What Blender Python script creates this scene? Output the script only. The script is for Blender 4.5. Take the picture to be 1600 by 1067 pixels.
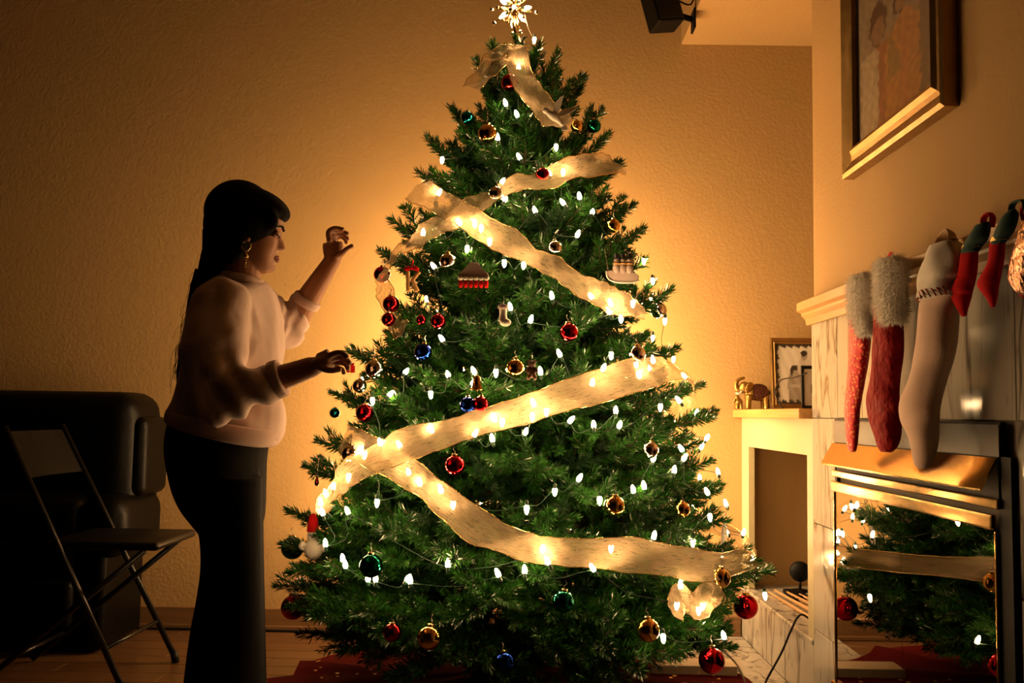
import bpy, bmesh, math, random
import numpy as np
from mathutils import Vector, Matrix, Euler
random.seed(7)
RNG = np.random.default_rng(7)
S = bpy.context.scene
C = S.collection
for o in list(bpy.data.objects):
    bpy.data.objects.remove(o, do_unlink=True)

# ------------------------------------------------------------------ camera
F = 1500.0
CAMP = Vector((0.0, 0.0, 1.0))
PITCH = math.atan(112 / F); YAW = math.atan(14 / F); ROLL = 0.016
cam_d = bpy.data.cameras.new('camera'); cam_d.sensor_width = 36; cam_d.lens = 36 * F / 1600
cam_d.clip_start = 0.05
cam = bpy.data.objects.new('camera', cam_d); C.objects.link(cam); S.camera = cam
RM = Matrix.Rotation(YAW, 3, 'Z') @ Matrix.Rotation(math.pi / 2 + PITCH, 3, 'X') @ Matrix.Rotation(ROLL, 3, 'Z')
cam.matrix_world = Matrix.Translation(CAMP) @ RM.to_4x4()

# ------------------------------------------------------------------ world, exposure
w = bpy.data.worlds.new('night'); S.world = w; w.use_nodes = True
w.node_tree.nodes['Background'].inputs[0].default_value = (0.010, 0.006, 0.004, 1)
w.node_tree.nodes['Background'].inputs[1].default_value = 0.25
S.view_settings.view_transform = 'Standard'; S.view_settings.look = 'None'
S.view_settings.gamma = 1; S.view_settings.use_curve_mapping = False
S.view_settings.exposure = -0.2
S.cycles.use_denoising = True
S.cycles.max_bounces = 6; S.cycles.diffuse_bounces = 1; S.cycles.glossy_bounces = 4
S.cycles.transparent_max_bounces = 12; S.cycles.sample_clamp_indirect = 4.0
S.cycles.caustics_reflective = False; S.cycles.caustics_refractive = False
BULB_POWER = 180.0        # the fine string over the front of the tree
WALL_GLOW_POWER = 520.0       # unseen bulbs at its back, boosted to throw a glow on the wall
BULB_COL = (1.0, 0.60, 0.27)

def ray(px, py):
    d = RM @ Vector(((px - 800) / F, -(py - 533.5) / F, -1.0))
    return d.normalized()
def atY(px, py, Y):
    d = ray(px, py); return CAMP + d * (Y / d.y)
def atX(px, py, X):
    d = ray(px, py); return CAMP + d * (X / d.x)
def atZ(px, py, Z):
    d = ray(px, py); return CAMP + d * ((Z - CAMP.z) / d.z)

# ------------------------------------------------------------------ materials
def nodes_of(m):
    m.use_nodes = True
    return m.node_tree.nodes, m.node_tree.links
def mat(name, col, rough=0.5, metal=0.0, bump=None, var=None, spec=0.5, sheen=0, coat=0, trans=0):
    """bump = (noise scale, strength, distance); var = (noise scale, second colour)"""
    m = bpy.data.materials.new(name); N, L = nodes_of(m)
    b = N['Principled BSDF']
    b.inputs['Base Color'].default_value = (*col, 1); b.inputs['Roughness'].default_value = rough
    b.inputs['Metallic'].default_value = metal; b.inputs['Specular IOR Level'].default_value = spec
    if sheen: b.inputs['Sheen Weight'].default_value = sheen
    if coat: b.inputs['Coat Weight'].default_value = coat; b.inputs['Coat Roughness'].default_value = 0.05
    if trans: b.inputs['Transmission Weight'].default_value = trans
    tc = N.new('ShaderNodeTexCoord')
    if bump:
        t = N.new('ShaderNodeTexNoise'); t.inputs['Scale'].default_value = bump[0]; t.inputs['Detail'].default_value = 3
        L.new(tc.outputs['Object'], t.inputs['Vector'])
        bp = N.new('ShaderNodeBump'); bp.inputs['Strength'].default_value = bump[1]; bp.inputs['Distance'].default_value = bump[2]
        L.new(t.outputs['Fac'], bp.inputs['Height']); L.new(bp.outputs['Normal'], b.inputs['Normal'])
    if var:
        t = N.new('ShaderNodeTexNoise'); t.inputs['Scale'].default_value = var[0]; t.inputs['Detail'].default_value = 4
        L.new(tc.outputs['Object'], t.inputs['Vector'])
        mx = N.new('ShaderNodeMix'); mx.data_type = 'RGBA'
        mx.inputs[6].default_value = (*col, 1); mx.inputs[7].default_value = (*var[1], 1)
        L.new(t.outputs['Fac'], mx.inputs[0]); L.new(mx.outputs[2], b.inputs['Base Color'])
    return m
def emit(name, col, s):
    m = bpy.data.materials.new(name); N, L = nodes_of(m); b = N['Principled BSDF']
    b.inputs['Base Color'].default_value = (*col, 1)
    b.inputs['Emission Color'].default_value = (*col, 1); b.inputs['Emission Strength'].default_value = s
    return m
def wood(name, c1, c2, rough=0.4, axis='X', scale=1.0):
    m = bpy.data.materials.new(name); N, L = nodes_of(m); b = N['Principled BSDF']
    tc = N.new('ShaderNodeTexCoord'); oi = N.new('ShaderNodeObjectInfo')
    ad = N.new('ShaderNodeVectorMath'); ad.operation = 'ADD'
    L.new(tc.outputs['Object'], ad.inputs[0]); L.new(oi.outputs['Random'], ad.inputs[1])
    mp = N.new('ShaderNodeMapping')
    sc = {'X': (2, 40, 40), 'Y': (40, 2, 40), 'Z': (40, 40, 2)}[axis]
    mp.inputs['Scale'].default_value = tuple(s * scale for s in sc)
    L.new(ad.outputs[0], mp.inputs[0])
    t = N.new('ShaderNodeTexNoise'); t.inputs['Scale'].default_value = 1.0; t.inputs['Detail'].default_value = 5; t.inputs['Distortion'].default_value = 0.6
    L.new(mp.outputs[0], t.inputs['Vector'])
    r = N.new('ShaderNodeValToRGB'); r.color_ramp.elements[0].color = (*c1, 1); r.color_ramp.elements[1].color = (*c2, 1)
    r.color_ramp.elements[0].position = .3; r.color_ramp.elements[1].position = .7
    L.new(t.outputs['Fac'], r.inputs[0]); L.new(r.outputs[0], b.inputs['Base Color'])
    b.inputs['Roughness'].default_value = rough
    return m
def marble(name, base=(.56, .52, .45), vein=(.10, .085, .075), rough=0.12):
    m = bpy.data.materials.new(name); N, L = nodes_of(m); b = N['Principled BSDF']
    tc = N.new('ShaderNodeTexCoord'); oi = N.new('ShaderNodeObjectInfo')
    ml = N.new('ShaderNodeMath'); ml.operation = 'MULTIPLY'; ml.inputs[1].default_value = 9.0
    L.new(oi.outputs['Random'], ml.inputs[0])
    ad = N.new('ShaderNodeVectorMath'); ad.operation = 'ADD'
    L.new(tc.outputs['Object'], ad.inputs[0]); L.new(ml.outputs[0], ad.inputs[1])
    mp = N.new('ShaderNodeMapping'); mp.inputs['Rotation'].default_value = (-0.40, 0.25, 0.3); mp.inputs['Scale'].default_value = (5, 5, 1.0)
    L.new(ad.outputs[0], mp.inputs[0])
    def ramp(scale, det, dist, p0, p1, p2):
        t = N.new('ShaderNodeTexNoise'); t.inputs['Scale'].default_value = scale; t.inputs['Detail'].default_value = det
        t.inputs['Distortion'].default_value = dist
        L.new(mp.outputs[0], t.inputs['Vector'])
        r = N.new('ShaderNodeValToRGB'); e = r.color_ramp.elements
        e[0].position = p0; e[0].color = (0, 0, 0, 1); e[1].position = p2; e[1].color = (0, 0, 0, 1)
        x = e.new(p1); x.color = (1, 1, 1, 1)
        L.new(t.outputs['Fac'], r.inputs[0]); return r
    r1 = ramp(1.0, 3, 0.8, .474, .5, .526); r2 = ramp(2.3, 2, 0.5, .484, .5, .516)
    t3 = N.new('ShaderNodeTexNoise'); t3.inputs['Scale'].default_value = .7; t3.inputs['Detail'].default_value = 6; L.new(mp.outputs[0], t3.inputs['Vector'])
    mx0 = N.new('ShaderNodeMix'); mx0.data_type = 'RGBA'; mx0.inputs[6].default_value = (*base, 1); mx0.inputs[7].default_value = (base[0]*.72, base[1]*.71, base[2]*.70, 1)
    L.new(t3.outputs['Fac'], mx0.inputs[0])
    mx1 = N.new('ShaderNodeMix'); mx1.data_type = 'RGBA'; mx1.inputs[7].default_value = (*vein, 1)
    L.new(r1.outputs[0], mx1.inputs[0]); L.new(mx0.outputs[2], mx1.inputs[6])
    sc = N.new('ShaderNodeMath'); sc.operation = 'MULTIPLY'; sc.inputs[1].default_value = .5; L.new(r2.outputs[0], sc.inputs[0])
    mx2 = N.new('ShaderNodeMix'); mx2.data_type = 'RGBA'; mx2.inputs[7].default_value = (*vein, 1)
    L.new(sc.outputs[0], mx2.inputs[0]); L.new(mx1.outputs[2], mx2.inputs[6])
    L.new(mx2.outputs[2], b.inputs['Base Color']); b.inputs['Roughness'].default_value = rough
    return m
def vcol_mat(name, rough=0.5):
    m = bpy.data.materials.new(name); N, L = nodes_of(m); b = N['Principled BSDF']
    a = N.new('ShaderNodeVertexColor'); a.layer_name = 'print'
    L.new(a.outputs['Color'], b.inputs['Base Color']); b.inputs['Roughness'].default_value = rough
    return m
def plaster(name, col):
    m = bpy.data.materials.new(name); N, L = nodes_of(m); b = N['Principled BSDF']
    b.inputs['Base Color'].default_value = (*col, 1); b.inputs['Roughness'].default_value = .75
    b.inputs['Specular IOR Level'].default_value = .2
    tc = N.new('ShaderNodeTexCoord'); h = []
    for s, d in ((70, 2), (190, 3)):
        t = N.new('ShaderNodeTexNoise'); t.inputs['Scale'].default_value = s; t.inputs['Detail'].default_value = d
        L.new(tc.outputs['Object'], t.inputs['Vector']); h.append(t)
    mm = N.new('ShaderNodeMath'); mm.operation = 'MULTIPLY_ADD'; mm.inputs[1].default_value = .4
    L.new(h[1].outputs['Fac'], mm.inputs[0]); L.new(h[0].outputs['Fac'], mm.inputs[2])
    bp = N.new('ShaderNodeBump'); bp.inputs['Strength'].default_value = .30; bp.inputs['Distance'].default_value = .006
    L.new(mm.outputs[0], bp.inputs['Height']); L.new(bp.outputs['Normal'], b.inputs['Normal'])
    return m

M = dict(
    wall=plaster('cream_plaster', (.47, .292, .118)),
    white_paint=mat('cream_paint', (.52, .45, .26), .5, bump=(60, .05, .003)),
    oak=wood('oak', (.50, .24, .07), (.72, .40, .14), .35, 'Y'),
    oakx=wood('oak_long', (.16, .08, .03), (.24, .125, .05), .4, 'X'),
    plank=wood('floor_wood', (.075, .036, .014), (.13, .065, .027), .28, 'X'),
    subfloor=mat('subfloor', (.03, .018, .01), .7),
    marble=marble('veined_marble'),
    grout=mat('grout', (.30, .26, .21), .8),
    brass=mat('brass', (.50, .29, .07), .17, 1.0, var=(30, (.40, .22, .05))),
    blackmetal=mat('black_metal', (.006, .006, .006), .32, .2, spec=.3),
    steel=mat('insert_steel', (.006, .006, .006), .5, spec=.08),
    darkplate=mat('dark_plate', (.035, .032, .03), .35, .2, spec=.3),
    glass=mat('dark_glass', (.34, .32, .30), .01, 1.0),
    leather=mat('black_leather', (.0018, .0016, .0014), .42, bump=(60, .25, .004), spec=.10),
    plastic=mat('black_plastic', (.003, .003, .003), .45, spec=.12),
    rubber=mat('black_rubber', (.006, .006, .006), .5, spec=.25),
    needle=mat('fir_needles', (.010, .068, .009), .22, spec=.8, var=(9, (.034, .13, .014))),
    shade_needle=mat('shaded_fir_needles', (.004, .028, .004), .5, spec=.3),  # inner needles coloured darker to stand in for shade inside the tree
    twig=mat('twig_brown', (.08, .05, .025), .8),
    greenwire=mat('green_wire', (.004, .035, .016), .5),
    red=mat('red_glass', (.62, .008, .015), .07, 1.0),
    darkred=mat('dark_red_glass', (.42, .012, .012), .08, 1.0),
    blue=mat('blue_glass', (.010, .05, .55), .07, 1.0),
    teal=mat('teal_glass', (.01, .26, .36), .07, 1.0),
    green=mat('green_glass', (.005, .16, .10), .07, 1.0),
    gold=mat('gold_glass', (.85, .48, .12), .07, 1.0),
    silver=mat('silver_glass', (.78, .70, .62), .05, 1.0),
    cap=mat('gold_cap', (.85, .6, .25), .25, 1.0),
    hook=mat('hook_wire', (.4, .35, .28), .3, 1.0),
    skin=mat('skin', (.50, .23, .12), .5, bump=(140, .06, .002)),
    hair=mat('black_hair', (.005, .0035, .003), .75, spec=.08),
    sweater=mat('pink_jersey', (.88, .64, .55), .85, bump=(320, .18, .002), sheen=.2),
    rib=mat('pink_rib', (.85, .60, .51), .9, bump=(500, .3, .003)),
    trousers=mat('black_cloth', (.006, .0055, .006), .9, spec=.1),
    eye=mat('eye_white', (.6, .5, .4), .3),
    lip=mat('lip', (.38, .11, .07), .45),
    redvelvet=mat('red_velvet', (.50, .006, .008), .7, bump=(30, .9, .02), spec=.15, var=(22, (.14, .002, .003))),
    redfelt=mat('red_felt', (.60, .008, .010), .9, bump=(200, .2, .002), spec=.12),
    greenfelt=mat('green_felt', (.008, .06, .05), .9, bump=(120, .4, .003), sheen=.1),
    goldtrim=mat('gold_trim', (.75, .5, .12), .35, .8),
    cream=mat('cream_cloth', (.80, .53, .41), .85, bump=(160, .25, .003), sheen=.3),
    creamcuff=mat('pale_cloth', (.90, .82, .72), .85, bump=(160, .25, .003), sheen=.3),
    tan=mat('tan_strap', (.55, .33, .17), .7),
    stitch=mat('red_stitching', (.5, .12, .06), .7),
    foil=mat('crinkled_foil', (.85, .45, .30), .14, 1.0, bump=(45, 1.0, .02)),
    skirt=mat('tree_skirt_red', (.07, .002, .003), .95, bump=(25, .4, .01), spec=.05),
    white=mat('white_ceramic', (.85, .78, .66), .45),
    woodorn=mat('tan_wood', (.62, .33, .10), .5),
    brown=mat('brown_resin', (.20, .10, .05), .6),
    clay=mat('pale_clay', (.55, .42, .36), .6),
    elephant=mat('gilded_resin', (.62, .40, .10), .32, .85, bump=(90, .6, .006), var=(60, (.12, .07, .03))),
    blanket=mat('dark_red_blanket', (.16, .05, .03), .5, .4, bump=(120, .8, .006)),
    framegold=mat('antique_gold', (.46, .28, .08), .36, .8, bump=(50, .4, .003), var=(26, (.24, .13, .04))),
    frameblack=mat('black_lacquer', (.012, .010, .008), .3),
    print=vcol_mat('printed_picture', .35),
    kindling=wood('split_wood', (.42, .22, .09), (.62, .38, .18), .7, 'Y'),
    cardboard=mat('pale_board', (.72, .60, .42), .7, var=(12, (.55, .42, .27))),
)
M['bulb'] = emit('lit_bulb', BULB_COL, BULB_POWER)
M['wall_glow_bulb'] = emit('boosted_wall_glow_bulb', BULB_COL, WALL_GLOW_POWER)
def ribbon_mat():
    m = bpy.data.materials.new('sheer_gold_ribbon'); N, L = nodes_of(m)
    out = N['Material Output']; N.remove(N['Principled BSDF'])
    uv = N.new('ShaderNodeUVMap'); uv.uv_map = 'UVMap'
    mp = N.new('ShaderNodeMapping'); mp.inputs['Scale'].default_value = (55, 22, 1); L.new(uv.outputs[0], mp.inputs[0])
    t = N.new('ShaderNodeTexNoise'); t.inputs['Scale'].default_value = 1.0; t.inputs['Detail'].default_value = 7; t.inputs['Distortion'].default_value = 1.2; L.new(mp.outputs[0], t.inputs['Vector'])
    r = N.new('ShaderNodeValToRGB'); r.color_ramp.elements[0].position = .32; r.color_ramp.elements[1].position = .68
    r.color_ramp.elements[0].color = (.40, .40, .40, 1); r.color_ramp.elements[1].color = (.62, .62, .62, 1)
    L.new(t.outputs['Fac'], r.inputs[0])
    bp = N.new('ShaderNodeBump'); bp.inputs['Strength'].default_value = .35; bp.inputs['Distance'].default_value = .006
    L.new(t.outputs['Fac'], bp.inputs['Height'])
    tr = N.new('ShaderNodeBsdfTransparent'); tr.inputs[0].default_value = (1, .95, .85, 1)
    tl = N.new('ShaderNodeBsdfTranslucent'); tl.inputs[0].default_value = (.78, .57, .34, 1)
    df = N.new('ShaderNodeBsdfDiffuse'); df.inputs[0].default_value = (.24, .17, .10, 1)
    gl = N.new('ShaderNodeBsdfGlossy'); gl.inputs[0].default_value = (.95, .75, .45, 1); gl.inputs['Roughness'].default_value = .28
    for q in (tl, df, gl): L.new(bp.outputs['Normal'], q.inputs['Normal'])
    a = N.new('ShaderNodeMixShader'); a.inputs[0].default_value = .45; L.new(tl.outputs[0], a.inputs[1]); L.new(df.outputs[0], a.inputs[2])
    g = N.new('ShaderNodeMixShader'); g.inputs[0].default_value = .16; L.new(a.outputs[0], g.inputs[1]); L.new(gl.outputs[0], g.inputs[2])
    f = N.new('ShaderNodeMixShader'); L.new(r.outputs[0], f.inputs[0]); L.new(g.outputs[0], f.inputs[1]); L.new(tr.outputs[0], f.inputs[2])
    L.new(f.outputs[0], out.inputs['Surface'])
    return m
M['ribbon'] = ribbon_mat()
def sequin_mat():
    m = bpy.data.materials.new('red_sequins'); N, L = nodes_of(m); b = N['Principled BSDF']
    tc = N.new('ShaderNodeTexCoord'); v = N.new('ShaderNodeTexVoronoi'); v.inputs['Scale'].default_value = 95
    L.new(tc.outputs['Object'], v.inputs['Vector'])
    r = N.new('ShaderNodeValToRGB'); e = r.color_ramp.elements
    e[0].position = .0; e[0].color = (.80, .42, .10, 1); e[1].position = .42; e[1].color = (.50, .006, .006, 1)
    L.new(v.outputs['Distance'], r.inputs[0]); L.new(r.outputs[0], b.inputs['Base Color'])
    b.inputs['Metallic'].default_value = .35; b.inputs['Roughness'].default_value = .4
    bp = N.new('ShaderNodeBump'); bp.inputs['Strength'].default_value = .6; bp.inputs['Distance'].default_value = .004
    L.new(v.outputs['Distance'], bp.inputs['Height']); L.new(bp.outputs['Normal'], b.inputs['Normal'])
    return m
M['sequin'] = sequin_mat()
def fur_mat():
    m = bpy.data.materials.new('white_fur'); N, L = nodes_of(m); out = N['Material Output']; N.remove(N['Principled BSDF'])
    d = N.new('ShaderNodeBsdfDiffuse'); d.inputs[0].default_value = (.95, .90, .82, 1); t = N.new('ShaderNodeBsdfTranslucent'); t.inputs[0].default_value = (.95, .90, .82, 1)
    x = N.new('ShaderNodeMixShader'); x.inputs[0].default_value = .5; L.new(d.outputs[0], x.inputs[1]); L.new(t.outputs[0], x.inputs[2]); L.new(x.outputs[0], out.inputs['Surface'])
    return m
M['fur'] = fur_mat()

# ------------------------------------------------------------------ mesh helpers
def link(name, me, parent=None, smooth=True, mats=None):
    o = bpy.data.objects.new(name, me); C.objects.link(o)
    if mats is not None:
        for m in (mats if isinstance(mats, (list, tuple)) else [mats]): me.materials.append(m)
    if smooth:
        me.polygons.foreach_set('use_smooth', [True] * len(me.polygons))
    if parent is not None:
        o.parent = parent
        p = parent; off = Vector((0, 0, 0))
        while p is not None:
            off += p.location; p = p.parent
        o.location = -off
    return o
def obj(name, bm, m, parent=None, smooth=True):
    me = bpy.data.meshes.new(name)
    bmesh.ops.recalc_face_normals(bm, faces=bm.faces[:])
    bm.to_mesh(me); bm.free()
    return link(name, me, parent, smooth, m)
def tag(o, label=None, cat=None, group=None, kind=None):
    if label: o['label'] = label
    if cat: o['category'] = cat
    if group: o['group'] = group
    if kind: o['kind'] = kind
    return o
def empty(name, loc, label=None, cat=None, group=None):
    o = bpy.data.objects.new(name, None); C.objects.link(o); o.location = loc; o.empty_display_size = .05
    return tag(o, label, cat, group)
def box(bm, lo, hi, bev=0.0, seg=2):
    b2 = bmesh.new()
    r = bmesh.ops.create_cube(b2, size=1)
    lo = Vector(lo); hi = Vector(hi); s = hi - lo; c = (lo + hi) / 2
    for v in b2.verts: v.co = Vector((v.co.x * s.x, v.co.y * s.y, v.co.z * s.z)) + c
    if bev: bmesh.ops.bevel(b2, geom=b2.edges[:], offset=bev, segments=seg, affect='EDGES', profile=.5)
    merge(bm, b2); return bm
def merge(bm, b2, M4=None):
    vs = [bm.verts.new(M4 @ v.co if M4 else v.co) for v in b2.verts]
    b2.verts.index_update()
    for f in b2.faces:
        try: nf = bm.faces.new([vs[v.index] for v in f.verts]); nf.material_index = f.material_index
        except ValueError: pass
    b2.free()
def boxobj(name, lo, hi, m, parent=None, bev=0.0, kind=None, seg=1):
    bm = bmesh.new(); box(bm, lo, hi, bev, seg)
    o = obj(name, bm, m, parent, smooth=False)
    if kind: o['kind'] = kind
    return o
def rings(bm, R, caps=True):
    """R: list of rings, each a list of Vectors of the same count"""
    V = [[bm.verts.new(p) for p in r] for r in R]
    n = len(V[0])
    for a, b in zip(V[:-1], V[1:]):
        for i in range(n):
            bm.faces.new((a[i], a[(i + 1) % n], b[(i + 1) % n], b[i]))
    if caps:
        bm.faces.new(V[0][::-1]); bm.faces.new(V[-1])
    return bm
def crom(P, n):
    """resample a list of tuples by Catmull-Rom to n points"""
    P = [np.array(p, float) for p in P]
    Q = [2 * P[0] - P[1]] + P + [2 * P[-1] - P[-2]]
    out = []
    for k in range(n):
        u = k / (n - 1) * (len(P) - 1); i = min(int(u), len(P) - 2); t = u - i
        a, b, c, d = Q[i:i + 4]
        out.append(.5 * ((2 * b) + (c - a) * t + (2 * a - 5 * b + 4 * c - d) * t * t + (3 * b - a - 3 * c + d) * t ** 3))
    return out
def tube(bm, pts, rad, seg=10, n=None, flat=None, up=(0, 0, 1)):
    """pts list of 3D; rad list or number; flat=(ku,kv) squashes the section"""
    if not isinstance(rad, (list, tuple)): rad = [rad] * len(pts)
    A = [(*p, r) for p, r in zip(pts, rad)]
    if n: A = crom(A, n)
    P = [Vector(a[:3]) for a in A]; Rr = [max(1e-4, a[3]) for a in A]
    up = Vector(up); out = []; ref = None
    for i, p in enumerate(P):
        t = (P[min(i + 1, len(P) - 1)] - P[max(i - 1, 0)]).normalized()
        if ref is None:
            ref = up if abs(t.dot(up)) < .95 else Vector((1, 0, 0))
        u = (ref - t * ref.dot(t)).normalized(); ref = u
        v = t.cross(u)
        ku, kv = flat or (1, 1)
        out.append([p + u * (math.cos(2 * math.pi * k / seg) * Rr[i] * ku) + v * (math.sin(2 * math.pi * k / seg) * Rr[i] * kv) for k in range(seg)])
    return rings(bm, out)
def ellipsoid(bm, c, r, rot=None, u=20, v=14):
    b2 = bmesh.new(); bmesh.ops.create_uvsphere(b2, u_segments=u, v_segments=v, radius=1)
    m4 = Matrix.Translation(Vector(c)) @ (rot.to_matrix().to_4x4() if rot else Matrix.Identity(4)) @ Matrix.Diagonal((*r, 1))
    merge(bm, b2, m4); return bm
def lathe(bm, prof, c=(0, 0, 0), seg=24):
    c = Vector(c)
    return rings(bm, [[c + Vector((r * math.cos(2 * math.pi * k / seg), r * math.sin(2 * math.pi * k / seg), z)) for k in range(seg)] for r, z in [(max(r, 1e-4), z) for r, z in prof]])
def prism(bm, poly, o, u, v, t):
    """extrude polygon (list of 2D) spanned by u,v at origin o by vector t"""
    o, u, v, t = map(Vector, (o, u, v, t))
    a = [bm.verts.new(o + u * p[0] + v * p[1]) for p in poly]; b = [bm.verts.new(o + u * p[0] + v * p[1] + t) for p in poly]
    n = len(poly)
    bm.faces.new(a[::-1]); bm.faces.new(b)
    for i in range(n): bm.faces.new((a[i], a[(i + 1) % n], b[(i + 1) % n], b[i]))
    return bm
def remesh(bm, voxel, smooth=3, fac=.5):
    """fuse the overlapping closed shells of bm to one skin"""
    me = bpy.data.meshes.new('tmp'); bm.to_mesh(me); bm.free()
    o = bpy.data.objects.new('tmp', me); C.objects.link(o)
    r = o.modifiers.new('r', 'REMESH'); r.mode = 'VOXEL'; r.voxel_size = voxel
    if smooth:
        s = o.modifiers.new('s', 'SMOOTH'); s.iterations = smooth; s.factor = fac
    dg = bpy.context.evaluated_depsgraph_get()
    m2 = bpy.data.meshes.new_from_object(o.evaluated_get(dg))
    bpy.data.objects.remove(o, do_unlink=True); bpy.data.meshes.remove(me)
    return m2

# ------------------------------------------------------------------ the room
YB = 4.45; XN = 1.02; XW = 1.03; YC = 3.37; XR = 1.80; ZS = 2.76
YF = -1.2
def struct(name, lo, hi, m, bev=0): return boxobj(name, lo, hi, m, None, bev, 'structure')
struct('wall_back', (-3.9, YB, 0), (XR + .1, YB + .12, 4.6), M['wall'])

struct('wall_right', (XW, YF, 0), (XW + .12, YC, ZS), M['wall'])
struct('wall_chimney', (XW + .12, YC - .12, 0), (XR, YC, ZS), M['wall'])
struct('wall_alcove', (XR, YC - .12, 0), (XR + .1, YB, ZS), M['wall'])
struct('ceiling', (-4.0, YF, 4.6), (XR + .1, YB + .12, 4.7), M['wall'])
struct('ceiling_soffit', (.74, YF, ZS), (XR + .1, YB, 4.6), M['wall'])
fl = struct('floor', (-4.0, YF, -.05), (XR + .1, YB + .12, -.012), M['subfloor'])
# planks run along the back wall
row = .125; y = YB - .002; k = 0
while y > 2.2:
    x = -3.9 + (k * .43) % 1.2 - 1.2
    while x < .56:
        x0 = max(x, -3.9); x1 = min(x + 1.2, .56)
        if x1 - x0 > .05:
            boxobj('plank', (x0 + .001, y - row + .0012, -.012), (x1 - .001, y - .0012, 0), M['plank'], fl, .0015)
        x += 1.2
    y -= row; k += 1
bb = boxobj('baseboard_back', (-3.9, YB - .016, .001), (XN - .004, YB, .098), M['oakx'], None, .004, 'structure')
bm = bmesh.new(); box(bm, (-3.9, YB - .022, .001), (XN - .004, YB - .0165, .022), .004)
obj('shoe_moulding', bm, M['oakx'], bb, False)

# marble hearth floor beside the chimney
hf = struct('hearth_floor', (.56, 1.4, -.012), (XN, YB - .02, .004), M['grout'])
yy = YB - .02; r_ = 0
while yy > 1.5:
    for (x0, x1) in ((.56, .79), (.79, XN)):
        boxobj('tile', (x0 + .001, yy - .36 + .001, .004), (x1 - .001, yy - .001, .010), M['marble'], hf, .001)
    yy -= .36
# bench in the niche
bench = struct('hearth_bench', (XN + .012, YC, 0), (XR, YB, .222), M['grout'])
for k in range(3):
    y0 = YC + k * .36; y1 = min(y0 + .36, YB)
    boxobj('tile', (XN, y0 + .001, .0105), (XN + .012, y1 - .001, .222), M['marble'], bench, .001)
    boxobj('tile', (XN - .006, y0 + .001, .2225), (XN + .34, y1 - .001, .240), M['marble'], bench, .003)
    boxobj('tile', (XN + .3425, y0 + .001, .2225), (XR - .001, y1 - .001, .240), M['marble'], bench, .003)
# niche wall: one piece with its opening
bm = bmesh.new()
box(bm, (XN + .004, 4.32, .2405), (XN + .03, YB, .868)); box(bm, (XN + .004, YC, .2405), (XN + .03, 3.445, .868)); box(bm, (XN + .004, YC, .868), (XN + .03, YB, .9965))
o = obj('wall_niche', bm, M['white_paint'], None, False); o['kind'] = 'structure'
sh = boxobj('ledge_shelf', (XN - .038, 3.40, .997), (XR, YB, 1.033), M['oak'], None, .004, None, 2)
tag(sh, 'light oak ledge board capping the plaster niche beside the fireplace', 'shelf')

# fireplace facade of marble tiles on the chimney
fac = struct('wall_fireplace', (XN + .012, 1.30, 0), (XW - .0005, YC - .001, 1.335), M['grout'])
def ftile(y0, y1, z0, z1): boxobj('tile', (XN, y0 + .0012, z0 + .0012), (XN + .012, y1 - .0012, z1 - .0012), M['marble'], fac, .0015)
for z0, z1 in ((.012, .28), (.28, .64), (.64, 1.0), (1.0, 1.335)):
    ftile(3.10, YC, z0, z1); ftile(1.70, 1.985, z0, z1); ftile(1.40, 1.70, z0, z1)
for y0, y1 in ((2.73, 3.10), (2.36, 2.73), (1.985, 2.36)): ftile(y0, y1, 1.0, 1.335)

# mantel: a moulded oak beam
prof = [(0, 1.325), (-.012, 1.325), (-.016, 1.345), (-.030, 1.358), (-.030, 1.366), (-.046, 1.374), (-.046, 1.402), (-.042, 1.406), (0, 1.406)]
bm = bmesh.new(); prism(bm, [(p[0], p[1]) for p in prof], (XN - .001, 1.3, 0), (1, 0, 0), (0, 0, 1), (0, 2.085, 0))
tag(obj('mantel', bm, M['oak'], None, False), 'moulded light oak mantel beam with stockings hanging from it', 'mantel')

# ------------------------------------------------------------------ fireplace insert
fi = empty('fireplace_insert', (XN, 2.55, .012), 'brass and black fireplace insert with dark glass doors reflecting the tree', 'fireplace')
y0, y1 = 2.03, 3.095
bm = bmesh.new()
box(bm, (XN - .012, y1 - .02, .012), (XN - .0005, y1, .925)); box(bm, (XN - .012, 1.99, .012), (XN - .0005, y0 + .012, .925))
box(bm, (XN - .012, y0, .835), (XN - .0005, y1, .998)); box(bm, (XN - .012, y0, .012), (XN - .0005, y1, .16))
obj('surround', bm, M['steel'], fi, False)
bm = bmesh.new(); box(bm, (XN - .016, y0, .925), (XN - .0125, y1, .992)); obj('face_plate', bm, M['darkplate'], fi, False)
bm = bmesh.new()
a = [(0, .922), (-.036, .857), (-.036, .853), (-.033, .853), (.0, .914)]
prism(bm, a, (XN - .0165, y0 + .01, 0), (1, 0, 0), (0, 0, 1), (0, y1 - y0, 0)); obj('hood', bm, M['brass'], fi, False)
bm = bmesh.new(); box(bm, (XN - .022, y0, .815), (XN - .0125, y1, .837), .004, 2); obj('rail', bm, M['brass'], fi, False)
bm = bmesh.new(); box(bm, (XN - .026, y0 + .02, .770), (XN - .0125, y1, .803), .005, 2); obj('rail', bm, M['brass'], fi, False)
for yy in (y1 - .010, y0 + .018):
    bm = bmesh.new(); box(bm, (XN - .020, yy - .005, .17), (XN - .0125, yy + .005, .768), .003, 2); obj('stile', bm, M['brass'], fi, False)
ym = 2.56
for a, b in ((y0 + .025, ym - .001), (ym + .001, y1 - .018)):
    bm = bmesh.new(); box(bm, (XN - .016, a, .17), (XN - .0125, b, .769)); d = obj('glass_door', bm, M['glass'], fi, False)
bm = bmesh.new(); box(bm, (XN - .03, y1 - .10, .165), (XN - .0125, y1, .182), .003); obj('bottom_rail', bm, M['brass'], fi, False)

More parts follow.
